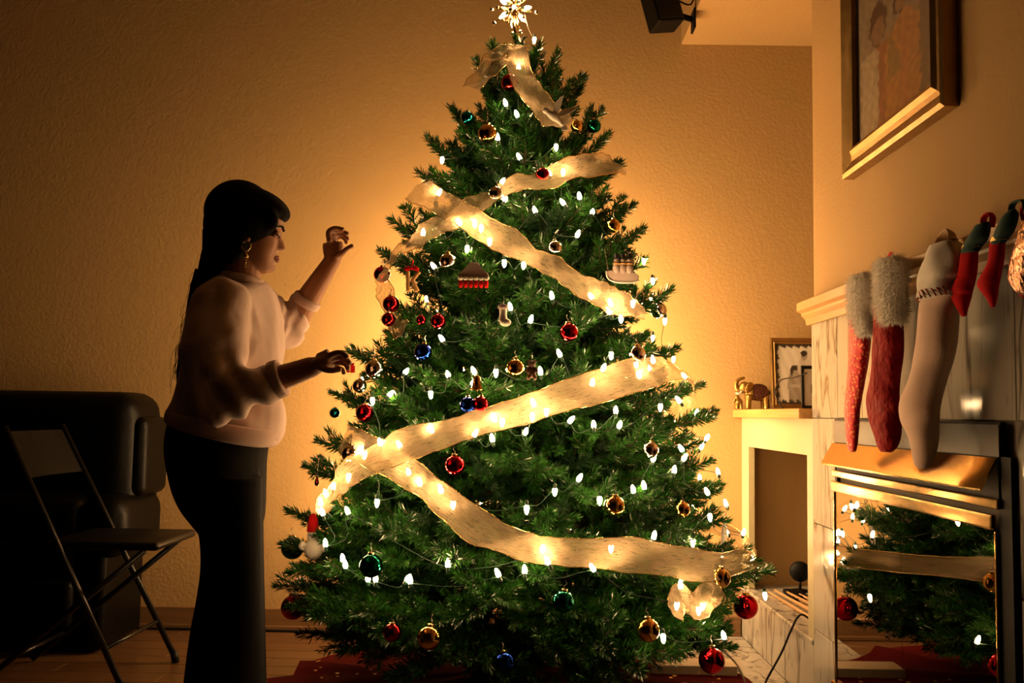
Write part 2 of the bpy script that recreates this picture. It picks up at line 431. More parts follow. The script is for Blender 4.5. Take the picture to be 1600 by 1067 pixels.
# ------------------------------------------------------------------ wall picture, speaker
def print_plane(name, corner, u, v, nu, nv, fn, parent):
    """flat printed picture: fn(s,t)->rgb with s along u, t along v, both 0..1"""
    me = bpy.data.meshes.new(name); corner, u, v = map(Vector, (corner, u, v))
    vs = []; fs = []; cols = []
    for j in range(nv + 1):
        for i in range(nu + 1):
            vs.append(corner + u * (i / nu) + v * (j / nv)); cols.append((*fn(i / nu, j / nv), 1))
    for j in range(nv):
        for i in range(nu):
            q = j * (nu + 1) + i; fs.append((q, q + 1, q + nu + 2, q + nu + 1))
    me.from_pydata(vs, [], fs); at = me.color_attributes.new('print', 'FLOAT_COLOR', 'POINT')
    at.data.foreach_set('color', [c for q in cols for c in q])
    return link(name, me, parent, False, M['print'])
def inell(s, t, cs, ct, rs, rt): return ((s - cs) / rs) ** 2 + ((t - ct) / rt) ** 2 < 1
def portrait(s, t):
    # s: 0 = left end (far), t: 0 = bottom;  two draped people, half length
    t *= 1.5
    h = .5 + .5 * math.sin(37 * s + 9 * math.sin(11 * t))
    s += .012 * math.sin(43 * t) + .008 * math.sin(97 * t + 20 * s)
    c = (.30, .22, .14)
    if s < .42 - .05 * math.sin(6 * t) and t < .62 and s > .03: c = (.52 - .08 * h, .39 - .06 * h, .25 - .04 * h)
    if inell(s, t, .30, .80, .13, .17): c = (.07 + .03 * h, .04, .02)
    if inell(s, t, .30, .74, .10, .10): c = (.27, .15, .08)
    if inell(s, t, .62, .86, .11, .15): c = (.06, .035, .02)
    if inell(s, t, .63, .82, .08, .10): c = (.30, .17, .09)
    if .30 < s < .44 and t < .62: c = (.28 + .08 * h, .12, .045)
    if t < .72 - 1.5 * abs(s - .66) ** 1.5 and .40 < s < .97: c = (.40 + .1 * h, .17 + .05 * h, .045)
    if t < .68 and .44 < s < .62 and (s - .44) < (.68 - t) * .6 and t > .30: c = (.30, .16 + .03 * h, .05)
    if .62 < s < .70 and t < .6: c = (.46, .18, .06)
    if s > .86 and t < .66 and t > .2 * (s - .86): c = (.20, .12, .05)
    g = .62 + .10 * math.sin(61 * s + 23 * t) * math.sin(37 * t)
    return tuple(q * g for q in c)
Yl, Yr = 2.955, 2.235; Zb, Zt = 1.742, 2.50
pf = empty('framed_portrait', (XW, (Yl + Yr) / 2, Zb), 'large gold framed portrait of draped figures hanging above the mantel', 'picture')
fw = .085
def moulding(name, A, B, inward, m):
    """frame member from A to B on the wall, its profile stepping towards 'inward'"""
    A, B, inward = Vector(A), Vector(B), Vector(inward); d = (B - A); L = d.length; d.normalize()
    pr = [(0, 0), (0, .034), (.012, .040), (.030, .030), (.045, .022), (.058, .026), (.070, .036), (fw - .004, .030), (fw, .018), (fw, 0)]
    bm = bmesh.new(); n = Vector((-1, 0, 0))
    Ra = [A + inward * p[0] + d * p[0] + n * (p[1] + .001) for p in pr]; Rb = [B + inward * p[0] - d * p[0] + n * (p[1] + .001) for p in pr]
    rings(bm, [Ra, Rb]); return obj(name, bm, m, pf, False)
moulding('frame_rail', (XW, Yl, Zb), (XW, Yr, Zb), (0, 0, 1), M['framegold'])
moulding('frame_rail', (XW, Yr, Zt), (XW, Yl, Zt), (0, 0, -1), M['framegold'])
moulding('frame_stile', (XW, Yr, Zb), (XW, Yr, Zt), (0, 1, 0), M['framegold'])
moulding('frame_stile', (XW, Yl, Zt), (XW, Yl, Zb), (0, -1, 0), M['framegold'])
bm = bmesh.new(); box(bm, (XW - .016, Yr + fw, Zb + fw), (XW - .001, Yl - fw, Zt - fw)); obj('backing', bm, M['frameblack'], pf, False)
sl = print_plane('portrait_print', (XW - .0165, Yl - fw - .02, Zb + fw + .004), (0, -(Yl - Yr - 2 * fw - .04), 0), (0, 0, Zt - Zb - 2 * fw - .02), 70, 90, portrait, pf)

sp = empty('wall_speaker', (.74, 4.05, 2.9), 'black satellite speaker on a bracket under the ceiling soffit', 'speaker')
ps = atY(1028, -10, 4.02)
bm = bmesh.new(); box(bm, (-.062, -.055, -.16), (.062, .055, .16), .008)
mt = Matrix.Translation(ps) @ Euler((math.radians(-10), math.radians(-11), math.radians(18))).to_matrix().to_4x4()
bm2 = bmesh.new(); merge(bm2, bm, mt); obj('cabinet', bm2, M['plastic'], sp, False)
bm = bmesh.new(); box(bm, (-.055, -.060, -.15), (.055, -.0555, .15), .002); bm2 = bmesh.new(); merge(bm2, bm, mt); obj('grille', bm2, M['rubber'], sp, False)
pj = Vector((.735, 4.10, ps.z - .02 - .06))
bm = bmesh.new(); tube(bm, [ps + Vector((.03, .02, -.06)), (ps + pj) / 2 + Vector((0, 0, -.035)), pj], .013, 8); obj('bracket', bm, M['plastic'], sp)
bm = bmesh.new(); box(bm, (.730, 4.06, pj.z - .05), (.7395, 4.14, pj.z + .04), .002); obj('mounting_plate', bm, M['plastic'], sp, False)
bm = bmesh.new(); tube(bm, [ps + Vector((.05, .05, -.02)), (ps + pj) / 2 + Vector((0, 0, .03)), pj + Vector((-.003, 0, .08)), pj + Vector((-.002, .0, .30))], .004, 6, 14); obj('cable', bm, M['rubber'], sp)

# ------------------------------------------------------------------ tree
XA, YA = -.012, 3.55
TK = YA / 3.2      # the outline was measured at 3.2 m
ZR = [(.20, .60), (.36, .80), (.456, .82), (.82, .67), (1.18, .545), (1.52, .43), (1.80, .325), (2.00, .225), (2.163, .135), (2.29, .03), (2.6, .01)]
ZR = [(1 + (z - 1) * TK, r * TK) for z, r in ZR]
def rad(z): return float(np.interp(z, [a for a, _ in ZR], [b for _, b in ZR]))
def on_tree(px, py, k=1.0):
    """where the view through a point of the tree meets its surface (its side edge when it passes beside)"""
    d = ray(px, py); best = None; bd = 9
    for i in range(500):
        t = 2.2 + i * .0045; p = CAMP + d * t
        rr = math.hypot(p.x - XA, p.y - YA) / max(.02, rad(p.z) * k)
        if rr <= 1: return p
        if rr < bd: bd, best = rr, p
    return best
def needles(base, tip, n, ln, wd, rng, V, Fc):
    """n needles round the twig base->tip"""
    base = np.array(base); tip = np.array(tip); ax = tip - base; L = np.linalg.norm(ax); ax /= L
    h = np.array((0, 0, 1.)) if abs(ax[2]) < .9 else np.array((1., 0, 0))
    u = np.cross(ax, h); u /= np.linalg.norm(u); v = np.cross(ax, u)
    s = (np.arange(n) + rng.random(n)) / n; ph = rng.random(n) * 2 * np.pi
    rd = u[None] * np.cos(ph)[:, None] + v[None] * np.sin(ph)[:, None]
    lean = .55 + .5 * s + .15 * rng.standard_normal(n)
    d = rd * np.cos(lean)[:, None] + ax[None] * np.sin(lean)[:, None]
    l = ln * (.8 + .4 * rng.random(n)) * (1 - .25 * (s > .9)); p0 = base[None] + ax[None] * (s * L)[:, None]
    sd = np.cross(d, rd + .3 * rng.standard_normal((n, 3))); sd /= np.linalg.norm(sd, axis=1)[:, None] + 1e-9
    mid = p0 + d * (l * .5)[:, None]; end = p0 + d * l[:, None] + np.array((0, 0, .0015))
    w = wd * .5
    k0 = sum(len(q) for q in V)
    q = np.empty((n * 4, 3)); q[0::4] = p0; q[1::4] = mid + sd * w; q[2::4] = end; q[3::4] = mid - sd * w
    V.append(q); i = np.arange(n) * 4 + k0
    Fc.append(np.stack([i, i + 1, i + 2, i + 3], 1))
def stem(pts, r0, r1, V, Fc):
    k0 = sum(len(q) for q in V); P = np.array(pts); n = len(P); q = []
    for i, p in enumerate(P):
        t = P[min(i + 1, n - 1)] - P[max(i - 1, 0)]; t /= np.linalg.norm(t)
        u = np.cross(t, (0, 0, 1.) if abs(t[2]) < .9 else (1., 0, 0)); u /= np.linalg.norm(u); v = np.cross(t, u)
        r = r0 + (r1 - r0) * i / (n - 1)
        for k in range(3): q.append(p + r * (u * math.cos(2.1 * k) + v * math.sin(2.1 * k)))
    V.append(np.array(q)); f = []
    for i in range(n - 1):
        for k in range(3):
            a = k0 + i * 3 + k; b = k0 + i * 3 + (k + 1) % 3; f.append((a, b, b + 3, a + 3))
    Fc.append(np.array(f))
def branch_geo(L, seed, cover=None, dens=800):
    rng = np.random.default_rng(seed); V = []; Fs = []; Fn = []
    cover = cover or min(L * .92, .50)
    def pt(s):  # s 0..1 along the limb
        return np.array((L * s, .02 * math.sin(3 * s + seed) * L, -.16 * L * s * (1 - s)))
    def along(V_, F_): pass
    stem([pt(s) for s in np.linspace(0, 1, 7)], .006 + .004 * L, .0015, V, Fs)
    s0 = 1 - cover / L; segs = 6
    for i in range(segs):
        a, b = s0 + (1 - s0) * i / segs, s0 + (1 - s0) * (i + 1) / segs
        needles(pt(a), pt(b), max(8, int(dens * (1.7 if i >= segs // 2 else 1) * cover / segs)), .038, .0056, rng, V, Fn)
    k = 0; s = s0 + .01
    while s < 1 - .055 / L:
        rem = (1 - s) * L; side = 1 if k % 2 else -1
        l = (.055 + .38 * rem) * (.8 + .4 * rng.random()); l = min(l, .19)
        ang = math.radians(46 + 12 * rng.standard_normal()); el = math.radians(14 * rng.standard_normal() + 6)
        d = np.array((math.cos(ang), side * math.sin(ang) * math.cos(el), math.sin(el))); d /= np.linalg.norm(d)
        a = pt(s); b = a + d * l + np.array((.0, 0, .01))
        stem([a, b], .0022, .001, V, Fs); needles(a, b, max(8, int(dens * l)), .034, .0054, rng, V, Fn)
        if l > .10:   # a forked twig
            a2 = a + (b - a) * .5; d2 = d * .6 + np.array((.7, 0, .25 * rng.standard_normal())); d2 /= np.linalg.norm(d2)
            b2 = a2 + d2 * l * .55; needles(a2, b2, int(dens * l * .55), .032, .0052, rng, V, Fn)
        s += .042 / L + .008 * rng.random() / L; k += 1
    return np.concatenate(V), np.concatenate(Fs), np.concatenate(Fn)
def branch_mesh(L, seed):
    V, Fs, Fn = branch_geo(L, seed)
    me = bpy.data.meshes.new('branch'); me.from_pydata(V.tolist(), [], Fs.tolist() + Fn.tolist())
    me.materials.append(M['twig']); me.materials.append(M['needle'])
    me.polygons.foreach_set('material_index', [0] * len(Fs) + [1] * len(Fn))
    return me
LEN = [.14, .20, .28, .38, .48, .60, .72, .86]
BM_ = {L: [branch_mesh(L, 11 * i + j) for j in range(3)] for i, L in enumerate(LEN)}
tree = empty('christmas_tree', (XA, YA, 0), 'tall lit green Christmas tree decorated with ribbon and baubles', 'tree')
bm = bmesh.new(); tube(bm, [(XA, YA, .03), (XA, YA, 1.2), (XA, YA, 2.42)], [.03, .024, .008], 10); obj('trunk', bm, M['twig'], tree)
bm = bmesh.new()
lathe(bm, [(.03, .02), (.055, .02), (.055, .20), (.033, .22)], (XA, YA, 0), 16)
for k in range(4):
    a = k * math.pi / 2 + .6; tube(bm, [(XA, YA, .12), (XA + .33 * math.cos(a), YA + .33 * math.sin(a), .012)], .012, 8)
obj('tree_stand', bm, M['blackmetal'], tree)
nb = [0]
def branch_to(p, elev, fat=None):
    """a branch from the trunk whose tip is p"""
    dx, dy = p.x - XA, p.y - YA; h = max(.05, math.hypot(dx, dy))
    z0 = p.z - math.tan(elev) * h
    z0 = min(max(z0, .10), 2.42)
    d = p - Vector((XA, YA, z0)); L = d.length
    key = min(LEN, key=lambda q: abs(q - L)); me = BM_[key][nb[0] % 3]; nb[0] += 1
    o = bpy.data.objects.new('branch', me); C.objects.link(o); o.parent = tree
    yaw = math.atan2(d.y, d.x); pit = math.asin(d.z / L)
    o.rotation_euler = (Euler((random.uniform(-.5, .5), -pit, yaw)))
    o.rotation_euler = (Matrix.Rotation(yaw, 3, 'Z') @ Matrix.Rotation(-pit, 3, 'Y') @ Matrix.Rotation(random.uniform(-.5, .5), 3, 'X')).to_euler()
    o.location = (0, 0, z0); o.scale = (L / key,) * 3
    return o
def elev_at(z): return math.radians(np.interp(z, [.2, .5, 1.2, 2.0, 2.4], [-10, 2, 16, 34, 62]))
TIPS = [(745, 95), (768, 72), (842, 70), (705, 168), (668, 215), (652, 268), (612, 345), (594, 393), (604, 520), (548, 550), (520, 615), (497, 690), (478, 728), (452, 800), (442, 850), (430, 915),
        (872, 86), (912, 122), (940, 172), (946, 215), (968, 256), (990, 320), (1003, 358), (1006, 408), (1047, 450), (1058, 545), (1098, 600), (1116, 642), (1092, 690), (1113, 722), (1125, 757), (1135, 812), (1150, 860), (1182, 872), (1203, 893), (1150, 920), (805, 58)]
for (px, py) in TIPS:
    p = atY(px, py, YA + random.uniform(-.10, .06)); branch_to(p, elev_at(p.z) + random.uniform(-.06, .1))
for (px, py, yy) in ((530, 1015, 2.72), (480, 960, 2.85), (640, 1000, 2.5), (715, 1030, 2.45), (870, 1020, 2.42), (960, 1010, 2.45), (1060, 1025, 2.6), (1120, 990, 2.8), (1010, 1045, 2.5)):
    p = atY(px, py, yy * TK); p.z = max(p.z, .07); branch_to(p, math.radians(-10))
NB = 296 - nb[0]; ga = math.pi * (3 - math.sqrt(5))
# heights spread by surface area
zs = np.linspace(.22, 2.36, 400); cum = np.cumsum([rad(z) + .02 for z in zs]); cum /= cum[-1]
for i in range(NB):
    z = float(np.interp((i + .5) / NB, cum, zs)) + random.uniform(-.05, .05); ph = i * ga + random.uniform(-.15, .15)
    side = abs(math.cos(ph))               # 1 at the left and right edges of the tree
    r = rad(z) * (random.uniform(.86, 1.0) if side < .85 else random.uniform(.80, .92))
    branch_to(Vector((XA + r * math.cos(ph), min(YB - .06, YA + r * math.sin(ph)), z)), elev_at(z) + random.uniform(-.12, .12))
# the shorter inner twigs nobody could count
Vs = []; Fz = []; k0 = 0
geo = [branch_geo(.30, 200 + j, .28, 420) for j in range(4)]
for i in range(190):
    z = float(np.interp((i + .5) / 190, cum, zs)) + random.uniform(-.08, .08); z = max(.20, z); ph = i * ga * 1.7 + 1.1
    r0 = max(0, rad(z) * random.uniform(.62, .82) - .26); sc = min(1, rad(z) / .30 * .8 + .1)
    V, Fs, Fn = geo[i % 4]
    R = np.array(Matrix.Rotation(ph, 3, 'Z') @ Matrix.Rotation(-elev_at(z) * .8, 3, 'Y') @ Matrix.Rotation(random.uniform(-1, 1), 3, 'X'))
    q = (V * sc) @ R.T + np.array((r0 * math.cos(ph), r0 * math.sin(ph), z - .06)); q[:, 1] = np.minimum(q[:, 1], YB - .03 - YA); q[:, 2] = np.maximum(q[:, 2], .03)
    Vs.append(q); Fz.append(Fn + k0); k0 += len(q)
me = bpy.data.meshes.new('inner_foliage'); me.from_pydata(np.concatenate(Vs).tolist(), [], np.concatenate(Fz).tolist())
o = link('inner_foliage', me, None, False, M['shade_needle']); o.parent = tree; o['kind'] = 'stuff'

# ------------------------------------------------------------------ string lights
BULBS = [(791,165),(809,183),(751,216),(691,246),(813,249),(835,59),(810,108),(882,320),(906,311),(837,332),(925,334),(788,315),(783,287),(684,305),(880,265),(778,219),(869,226),
 (742,344),(720,352),(752,352),(765,372),(925,603),(1000,590),(835,635),(570,705),(690,770),(640,742),(545,740),(520,765),(505,805),(860,275),(955,478),(901,370),(788,406),(680,419),(863,467),(828,504),(798,484),(926,467),(989,469),(970,494),(954,491),(693,533),(876,557),(955,550),(994,563),(1021,567),(941,579),(632,584),(701,589),(742,584),(775,577),(845,585),(673,611),(607,619),(564,599),(1032,631),(1063,629),(661,368),(818,410),(730,385),
 (582,621),(737,601),(511,776),(501,790),(545,803),(589,780),(565,709),(595,695),(676,675),(740,682),(774,658),(656,759),(708,783),(509,854),(536,877),(540,887),(700,886),(626,699),
 (820,678),(889,660),(928,668),(962,646),(967,668),(1020,720),(1067,705),(1067,719),(1053,739),(867,763),(903,751),(937,776),(990,769),(1007,764),(823,790),(1021,842),(1083,842),(955,852),(858,882),(929,892),(820,896),(1109,803),(1107,773),(785,655),(854,638),(832,645),
 (575,908),(587,909),(635,907),(641,912),(780,901),(1064,920),(1058,941),(1099,942),(1092,948),(1036,991),(1132,998),(848,862),(770,690)]
RIB = [([(506,805),(516,780),(545,745),(600,712),(680,684),(760,660),(850,632),(940,603),(1010,583),(1048,580)], 1.06),
 ([(540,685),(575,703),(620,728),(665,758),(700,788),(750,826),(810,852),(870,864),(950,866),(1040,876),(1118,885)], 1.035),
 ([(652,298),(690,318),(740,348),(800,385),(860,418),(920,455),(965,475),(1000,484)], 1.075),
 ([(606,420),(630,392),(665,368),(710,345),(755,318),(800,292),(850,284),(895,264),(945,258),(968,264)], 1.04),
 ([(742,140),(765,110),(785,85),(803,88),(815,120),(835,155),(862,185),(872,200)], 1.2),
 ([(1050,960),(1062,935),(1085,948),(1105,928),(1118,945)], 1.03)]
def k_under(px, py):
    # a lamp lying under a ribbon touches it
    for pts, k in RIB:
        for a, b in zip(pts[:-1], pts[1:]):
            A, B, P = Vector(a), Vector(b), Vector((px, py)); t = max(0, min(1, (P - A).dot(B - A) / (B - A).length_squared))
            if (A.lerp(B, t) - P).length < 24: return k - .020 / max(.15, rad(atY(px, py, YA).z))
    return .975
sl = empty('string_lights', (XA, YA, 0), 'warm white fairy light string wound around the Christmas tree', 'lights')
bm = bmesh.new()
lathe(bm, [(.002, .025), (.0048, .020), (.0068, .012), (.0070, .005), (.0055, 0), (.002, -.001)], (0, 0, 0), 8)
for f in bm.faces: f.material_index = 0
nf = len(bm.faces)
lathe(bm, [(.002, .002), (.0050, .0005), (.0055, -.012), (.003, -.016)], (0, 0, 0), 6)
bm.faces.ensure_lookup_table()
for f in bm.faces[nf:]: f.material_index = 1
bulb_me = bpy.data.meshes.new('bulb'); bm.to_mesh(bulb_me); bm.free()
bulb_me.materials.append(M['bulb']); bulb_me.materials.append(M['greenwire'])
wall_glow_me = bulb_me.copy(); wall_glow_me.materials[0] = M['wall_glow_bulb']
BP = []
def add_bulb(p, me=None):
    o = bpy.data.objects.new('bulb', me or bulb_me); C.objects.link(o); o.parent = sl; o.location = p - sl.location
    o.rotation_euler = (random.uniform(-.7, .7), random.uniform(-.7, .7), 0) if random.random() < .7 else (math.pi + random.uniform(-.5, .5), 0, 0)
    BP.append(p.copy())
for (px, py) in BULBS:
    p = on_tree(px, py, k_under(px, py))
    add_bulb(p)
for i in range(30):      # towards the fireplace, seen in its glass doors
    z = .40 + 1.25 * ((i + .5) / 30) ** 1.1; ph = math.radians(-18 + 62 * ((i * .6180339) % 1)); r = rad(z) * .98
    add_bulb(Vector((XA + r * math.cos(ph), YA + r * math.sin(ph), z)))
NBK = 150
for i in range(NBK):     # unseen back bulbs, added denser and brighter to light the wall
    z = .36 + 1.41 * ((i + .5) / NBK) ** 1.15; u = (i * .6180339) % 1
    u = .5 - .5 * math.copysign(abs(2 * u - 1) ** .6, 1 - 2 * u)
    ph = math.radians(42 + 96 * u)
    r = rad(z) * random.uniform(.97, 1.07); add_bulb(Vector((XA + r * math.cos(ph), min(YB - .05, YA + r * math.sin(ph)), z + .02)), wall_glow_me)
BS = sorted(BP, key=lambda p: (round(p.z / .16), math.atan2(p.y - YA, p.x - XA) * (1 if round(p.z / .16) % 2 else -1)))
run = [BS[0]]; runs = []
for a, b in zip(BS[:-1], BS[1:]):
    if (a - b).length < .45:
        m_ = (a + b) / 2; q = Vector((m_.x - XA, m_.y - YA, 0)); m_ = m_ - q * .05 + Vector((0, 0, -.025)); m_.y = min(m_.y, YB - .03)
        run += [m_, b]
    else: runs.append(run); run = [b]
runs.append(run)
for run in runs:
    if len(run) > 2:
        bm = bmesh.new(); tube(bm, run, .0013, 4, len(run) * 3); obj('wire', bm, M['greenwire'], sl)

# ------------------------------------------------------------------ star topper
tp = on_tree(803, 14, 1); tp = atY(803, 14, YA - .02)
top = empty('tree_topper', tp, 'glowing gold starburst topper with beads on the tip of the tree', 'ornament')
for i in range(22):
    y_ = 1 - 2 * (i + .5) / 22; r_ = math.sqrt(1 - y_ * y_); d = Vector((r_ * math.cos(i * ga), r_ * math.sin(i * ga), y_))
    l = .088 if i % 2 else .066
    bm = bmesh.new(); tube(bm, [tp + d * .012, tp + d * l * .5, tp + d * l], [.004, .005, .0015], 6); obj('ray', bm, M['cap'], top)
    bm = bmesh.new(); ellipsoid(bm, tp + d * (l + .004), (.0085,) * 3 if i % 2 else (.006,) * 3, None, 12, 8); obj('bead', bm, M['silver'] if i % 2 else M['gold'], top)
for i in range(12):
    y_ = 1 - 2 * (i + .5) / 12; r_ = math.sqrt(1 - y_ * y_); d = Vector((r_ * math.cos(i * ga + .5), r_ * math.sin(i * ga + .5), y_))
    o = bpy.data.objects.new('bulb', bulb_me); C.objects.link(o); o.parent = top; o.location = d * .042; o.rotation_euler = d.to_track_quat('Z', 'Y').to_euler()
bm = bmesh.new(); tube(bm, [tp, tp + Vector((.0, 0, -.06)), Vector((XA, YA, 2.36))], [.006, .008, .010], 8); obj('socket_stem', bm, M['cap'], top)
bm = bmesh.new(); tube(bm, [tp + Vector((.04, 0, -.02)), atY(826, 45, YA - .03), atY(834, 62, YA - .05)], .0018, 5, 8); obj('cable', bm, M['hook'], top)

# ------------------------------------------------------------------ ribbons
def ribbon(pts, width, label, k=1.05, n=70, seed=0, wrap=None, kk=None):
    # wrap: (angle in degrees, height) points going on round the far side of the tree
    rng = random.Random(seed)
    P = [on_tree(x, y, (kk[i] if kk else k)) for i, (x, y) in enumerate(pts)]
    for a, z in (wrap or []):
        a = math.radians(a); r = rad(z) * k; P.append(Vector((XA + r * math.cos(a), min(YB - .05, YA + r * math.sin(a)), z)))
    P = [Vector(q) for q in crom([tuple(p) for p in P], n)]
    bm = bmesh.new(); A = []; m = 8; e0 = []; e1 = []
    ph = rng.uniform(0, 6)
    for i, p in enumerate(P):
        t = (P[min(i + 1, n - 1)] - P[max(i - 1, 0)]).normalized()
        nrm = Vector((p.x - XA, p.y - YA, .38 * rad(p.z) + .05)).normalized()
        s = t.cross(nrm).normalized()
        tw = .28 * math.sin(i * .18 + ph) + .12 * math.sin(i * .5 + 2 * ph)
        s = (s * math.cos(tw) + nrm * math.sin(tw)).normalized()
        wloc = width * TK * (1 + .10 * math.sin(i * .21 + ph) + .04 * math.sin(i * .7))
        row = []
        for j in range(m + 1):
            v = j / m - .5
            rf = .007 * math.sin(i * .55 + 5 * v + ph) + .0035 * math.sin(i * 1.5 - 8 * v) + .0018 * rng.uniform(-1, 1)
            row.append(bm.verts.new(p + s * (v * wloc) + nrm * (rf + .01)))
        e0.append(row[0].co.copy()); e1.append(row[-1].co.copy()); A.append(row)
    for a, b in zip(A[:-1], A[1:]):
        for j in range(m): bm.faces.new((a[j], a[j + 1], b[j + 1], b[j]))
    ul = bm.loops.layers.uv.new('UVMap')
    ix = {v: (i * .0115, j / m) for i, row in enumerate(A) for j, v in enumerate(row)}
    for f in bm.faces:
        for l in f.loops: l[ul].uv = ix[l.vert]
    o = tag(obj('ribbon', bm, M['ribbon']), label, 'ribbon', 'gold mesh ribbons on the tree')
    for e in (e0, e1):
        b2 = bmesh.new(); tube(b2, e, .0013, 5); obj('wire_edge', b2, M['cap'], o)
    return o
ribbon(RIB[0][0], .088, 'sheer gold ribbon sweeping up across the tree middle, on top at the lower crossing', RIB[0][1], 110, 1, [(12, 1.10), (35, .98), (62, .86), (80, .80)])
ribbon(RIB[1][0], .080, 'sheer gold ribbon curving down under the lower crossing to the wide bottom branches', RIB[1][1], 110, 2, [(8, .50), (32, .58), (58, .66), (80, .72)])
ribbon(RIB[2][0], .080, 'sheer gold ribbon slanting down over the upper crossing towards the silver bauble', RIB[2][1], 70, 3)
ribbon(RIB[3][0], .070, 'sheer gold ribbon rising under the upper crossing to the narrow upper branches', RIB[3][1], 70, 4)
ribbon(RIB[4][0], .085, 'crumpled gold ribbon draped just below the star at the tree tip', RIB[4][1], 50, 5)
ribbon(RIB[5][0], .070, 'short crumpled gold ribbon tail tucked into the lowest branches near the hearth', RIB[5][1], 40, 6)
ribbon([(600,430),(604,455),(612,482),(622,510),(632,520)], .060, 'gold ribbon tail hanging behind the three stacked red baubles', .98, 30, 8)

# ------------------------------------------------------------------ baubles
bm = bmesh.new(); bmesh.ops.create_uvsphere(bm, u_segments=28, v_segments=18, radius=1)
ball_me = bpy.data.meshes.new('bauble'); bm.to_mesh(ball_me); bm.free(); ball_me.polygons.foreach_set('use_smooth', [True] * len(ball_me.polygons))
bm = bmesh.new(); lathe(bm, [(.28, .94), (.28, 1.10), (.22, 1.14), (.05, 1.15)], (0, 0, 0), 14)
cap_me = bpy.data.meshes.new('cap'); bm.to_mesh(cap_me); bm.free(); cap_me.materials.append(M['cap'])
bm = bmesh.new(); tube(bm, [(0, 0, 1.12), (.14, 0, 1.3), (0, 0, 1.45), (-.12, 0, 1.62), (.04, 0, 1.85)], .035, 5, 12)
hook_me = bpy.data.meshes.new('hook'); bm.to_mesh(hook_me); bm.free(); hook_me.materials.append(M['hook'])
ball_by = {}
def bauble(px, py, rpx, col, label, k=1.04, Y=None, drop=0):
    p = atY(px, py, Y) if Y else on_tree(px, py, k)
    r = rpx * (p - CAMP).length / F
    if col not in ball_by:
        me = ball_me.copy(); me.materials.append(M[col]); ball_by[col] = me
    o = bpy.data.objects.new('bauble', ball_by[col]); C.objects.link(o); o.location = p; o.scale = (r,) * 3
    o.rotation_euler = (random.uniform(-.15, .15), random.uniform(-.15, .15), random.uniform(0, 6))
    tag(o, label, 'bauble', 'glass baubles on the tree')
    for nm, me in (('cap', cap_me), ('hook', hook_me)):
        c = bpy.data.objects.new(nm, me); C.objects.link(c); c.parent = o
    return o
YS = YA - .02
for a in [
 (597,429,13,'red','red glass bauble at the tree edge below the rising ribbon end'),
 (611,475,13,'red','upper red bauble of the close pair at the tree edge'),
 (607,499,11,'darkred','lower red bauble of the close pair at the tree edge'),
 (685,502,12,'red','red bauble hanging above and beside the blue bauble'),
 (658,500,8,'red','tiny red bauble close beside the red bauble above the blue one'),
 (889,519,15,'red','red bauble alone in the middle of the tree face'),
 (570,645,14,'red','red bauble near the small teal bauble at the tree edge'),
 (751,632,13,'red','red bauble hanging in front of a blue one above the long ribbon'),
 (711,727,16,'red','big red bauble hanging just below the long ribbon'),
 (458,949,18,'darkred','dark red bauble hanging from the lowest branch near the person'),
 (1165,948,18,'red','shiny red bauble hanging in front of the marble bench'),
 (1112,1032,19,'red','large red bauble hanging low over the pale board'),
 (613,988,14,'darkred','dark red bauble low above the tree skirt'),
 (796,129,13,'darkred','dark red bauble high up below the crumpled ribbon'),
 (848,273,11,'darkred','small dark red bauble on the highest rising ribbon'),
 (661,550,14,'blue','royal blue bauble near the red baubles on the tree face'),
 (731,633,13,'blue','blue bauble half hidden behind a red one'),
 (523,645,8,'teal','small teal bauble dangling off the tree edge by the lower hand'),
 (730,184,10,'teal','teal bauble high on the tree above the upper ribbons'),
 (789,1034,15,'blue','dark blue bauble hanging lowest over the tree skirt'),
 (928,197,11,'green','green bauble near the white bird ornament'),
 (457,856,17,'green','dark green bauble beside the red hatted snowman'),
 (580,884,18,'green','dark green bauble above two close bulbs'),
 (880,940,17,'green','dark green bauble in the shaded middle of the lowest branches'),
 (762,209,15,'gold','gold bauble high up next to a lit bulb'),
 (805,575,15,'gold','gold bauble in the centre of the tree beside the teddy bear'),
 (960,790,16,'gold','gold bauble between the lower ribbons'),
 (1126,903,15,'gold','gold bauble by the end of the lowest ribbon'),
 (1012,984,18,'gold','large gold bauble low on the hearth side of the tree'),
 (671,996,18,'gold','large gold bauble low above the front of the tree skirt'),
 (1066,796,12,'gold','gold bauble near the hearth side tree edge above the lowest ribbon'),
 (958,353,11,'gold','small gold bauble near the tree edge below the highest ribbon'),
 (901,197,9,'gold','tiny gold bauble close beside the green bauble'),
 (775,303,12,'silver','silver bauble hanging on the highest ribbon'),
 (586,577,15,'silver','silver bauble near the red gift box ornament'),
 (700,408,13,'silver','silver bauble between the upper ribbons above the roof ornament'),
 (1029,485,13,'silver','silver bauble dangling clear of the tree against the wall'),
 (995,553,14,'silver','silver bauble just above the end of the long ribbon'),
 (1016,703,13,'silver','silver bauble below the long ribbon on the hearth side'),
 (548,709,14,'silver','silver bauble at the lower ribbon start'),
 (867,387,11,'silver','silver bauble above the long slanting ribbon'),
 (562,603,11,'silver','silver bauble just below the one near the gift box ornament'),
]:
    px = a[0]
    out = a[:2] in ((458,949), (1165,948), (523,645), (1029,485), (457,856), (597,429))
    low = a[1] > 975
    bauble(*a, k=1.0 if low else 1.05, Y=YS if out else None)

# ------------------------------------------------------------------ figure ornaments
def P2(px, py, k=1.06, Y=None): return atY(px, py, Y) if Y else on_tree(px, py, k)
def mpx(p): return (p - CAMP).length / F      # metres per pixel there
VD = Vector((0, -1, 0))
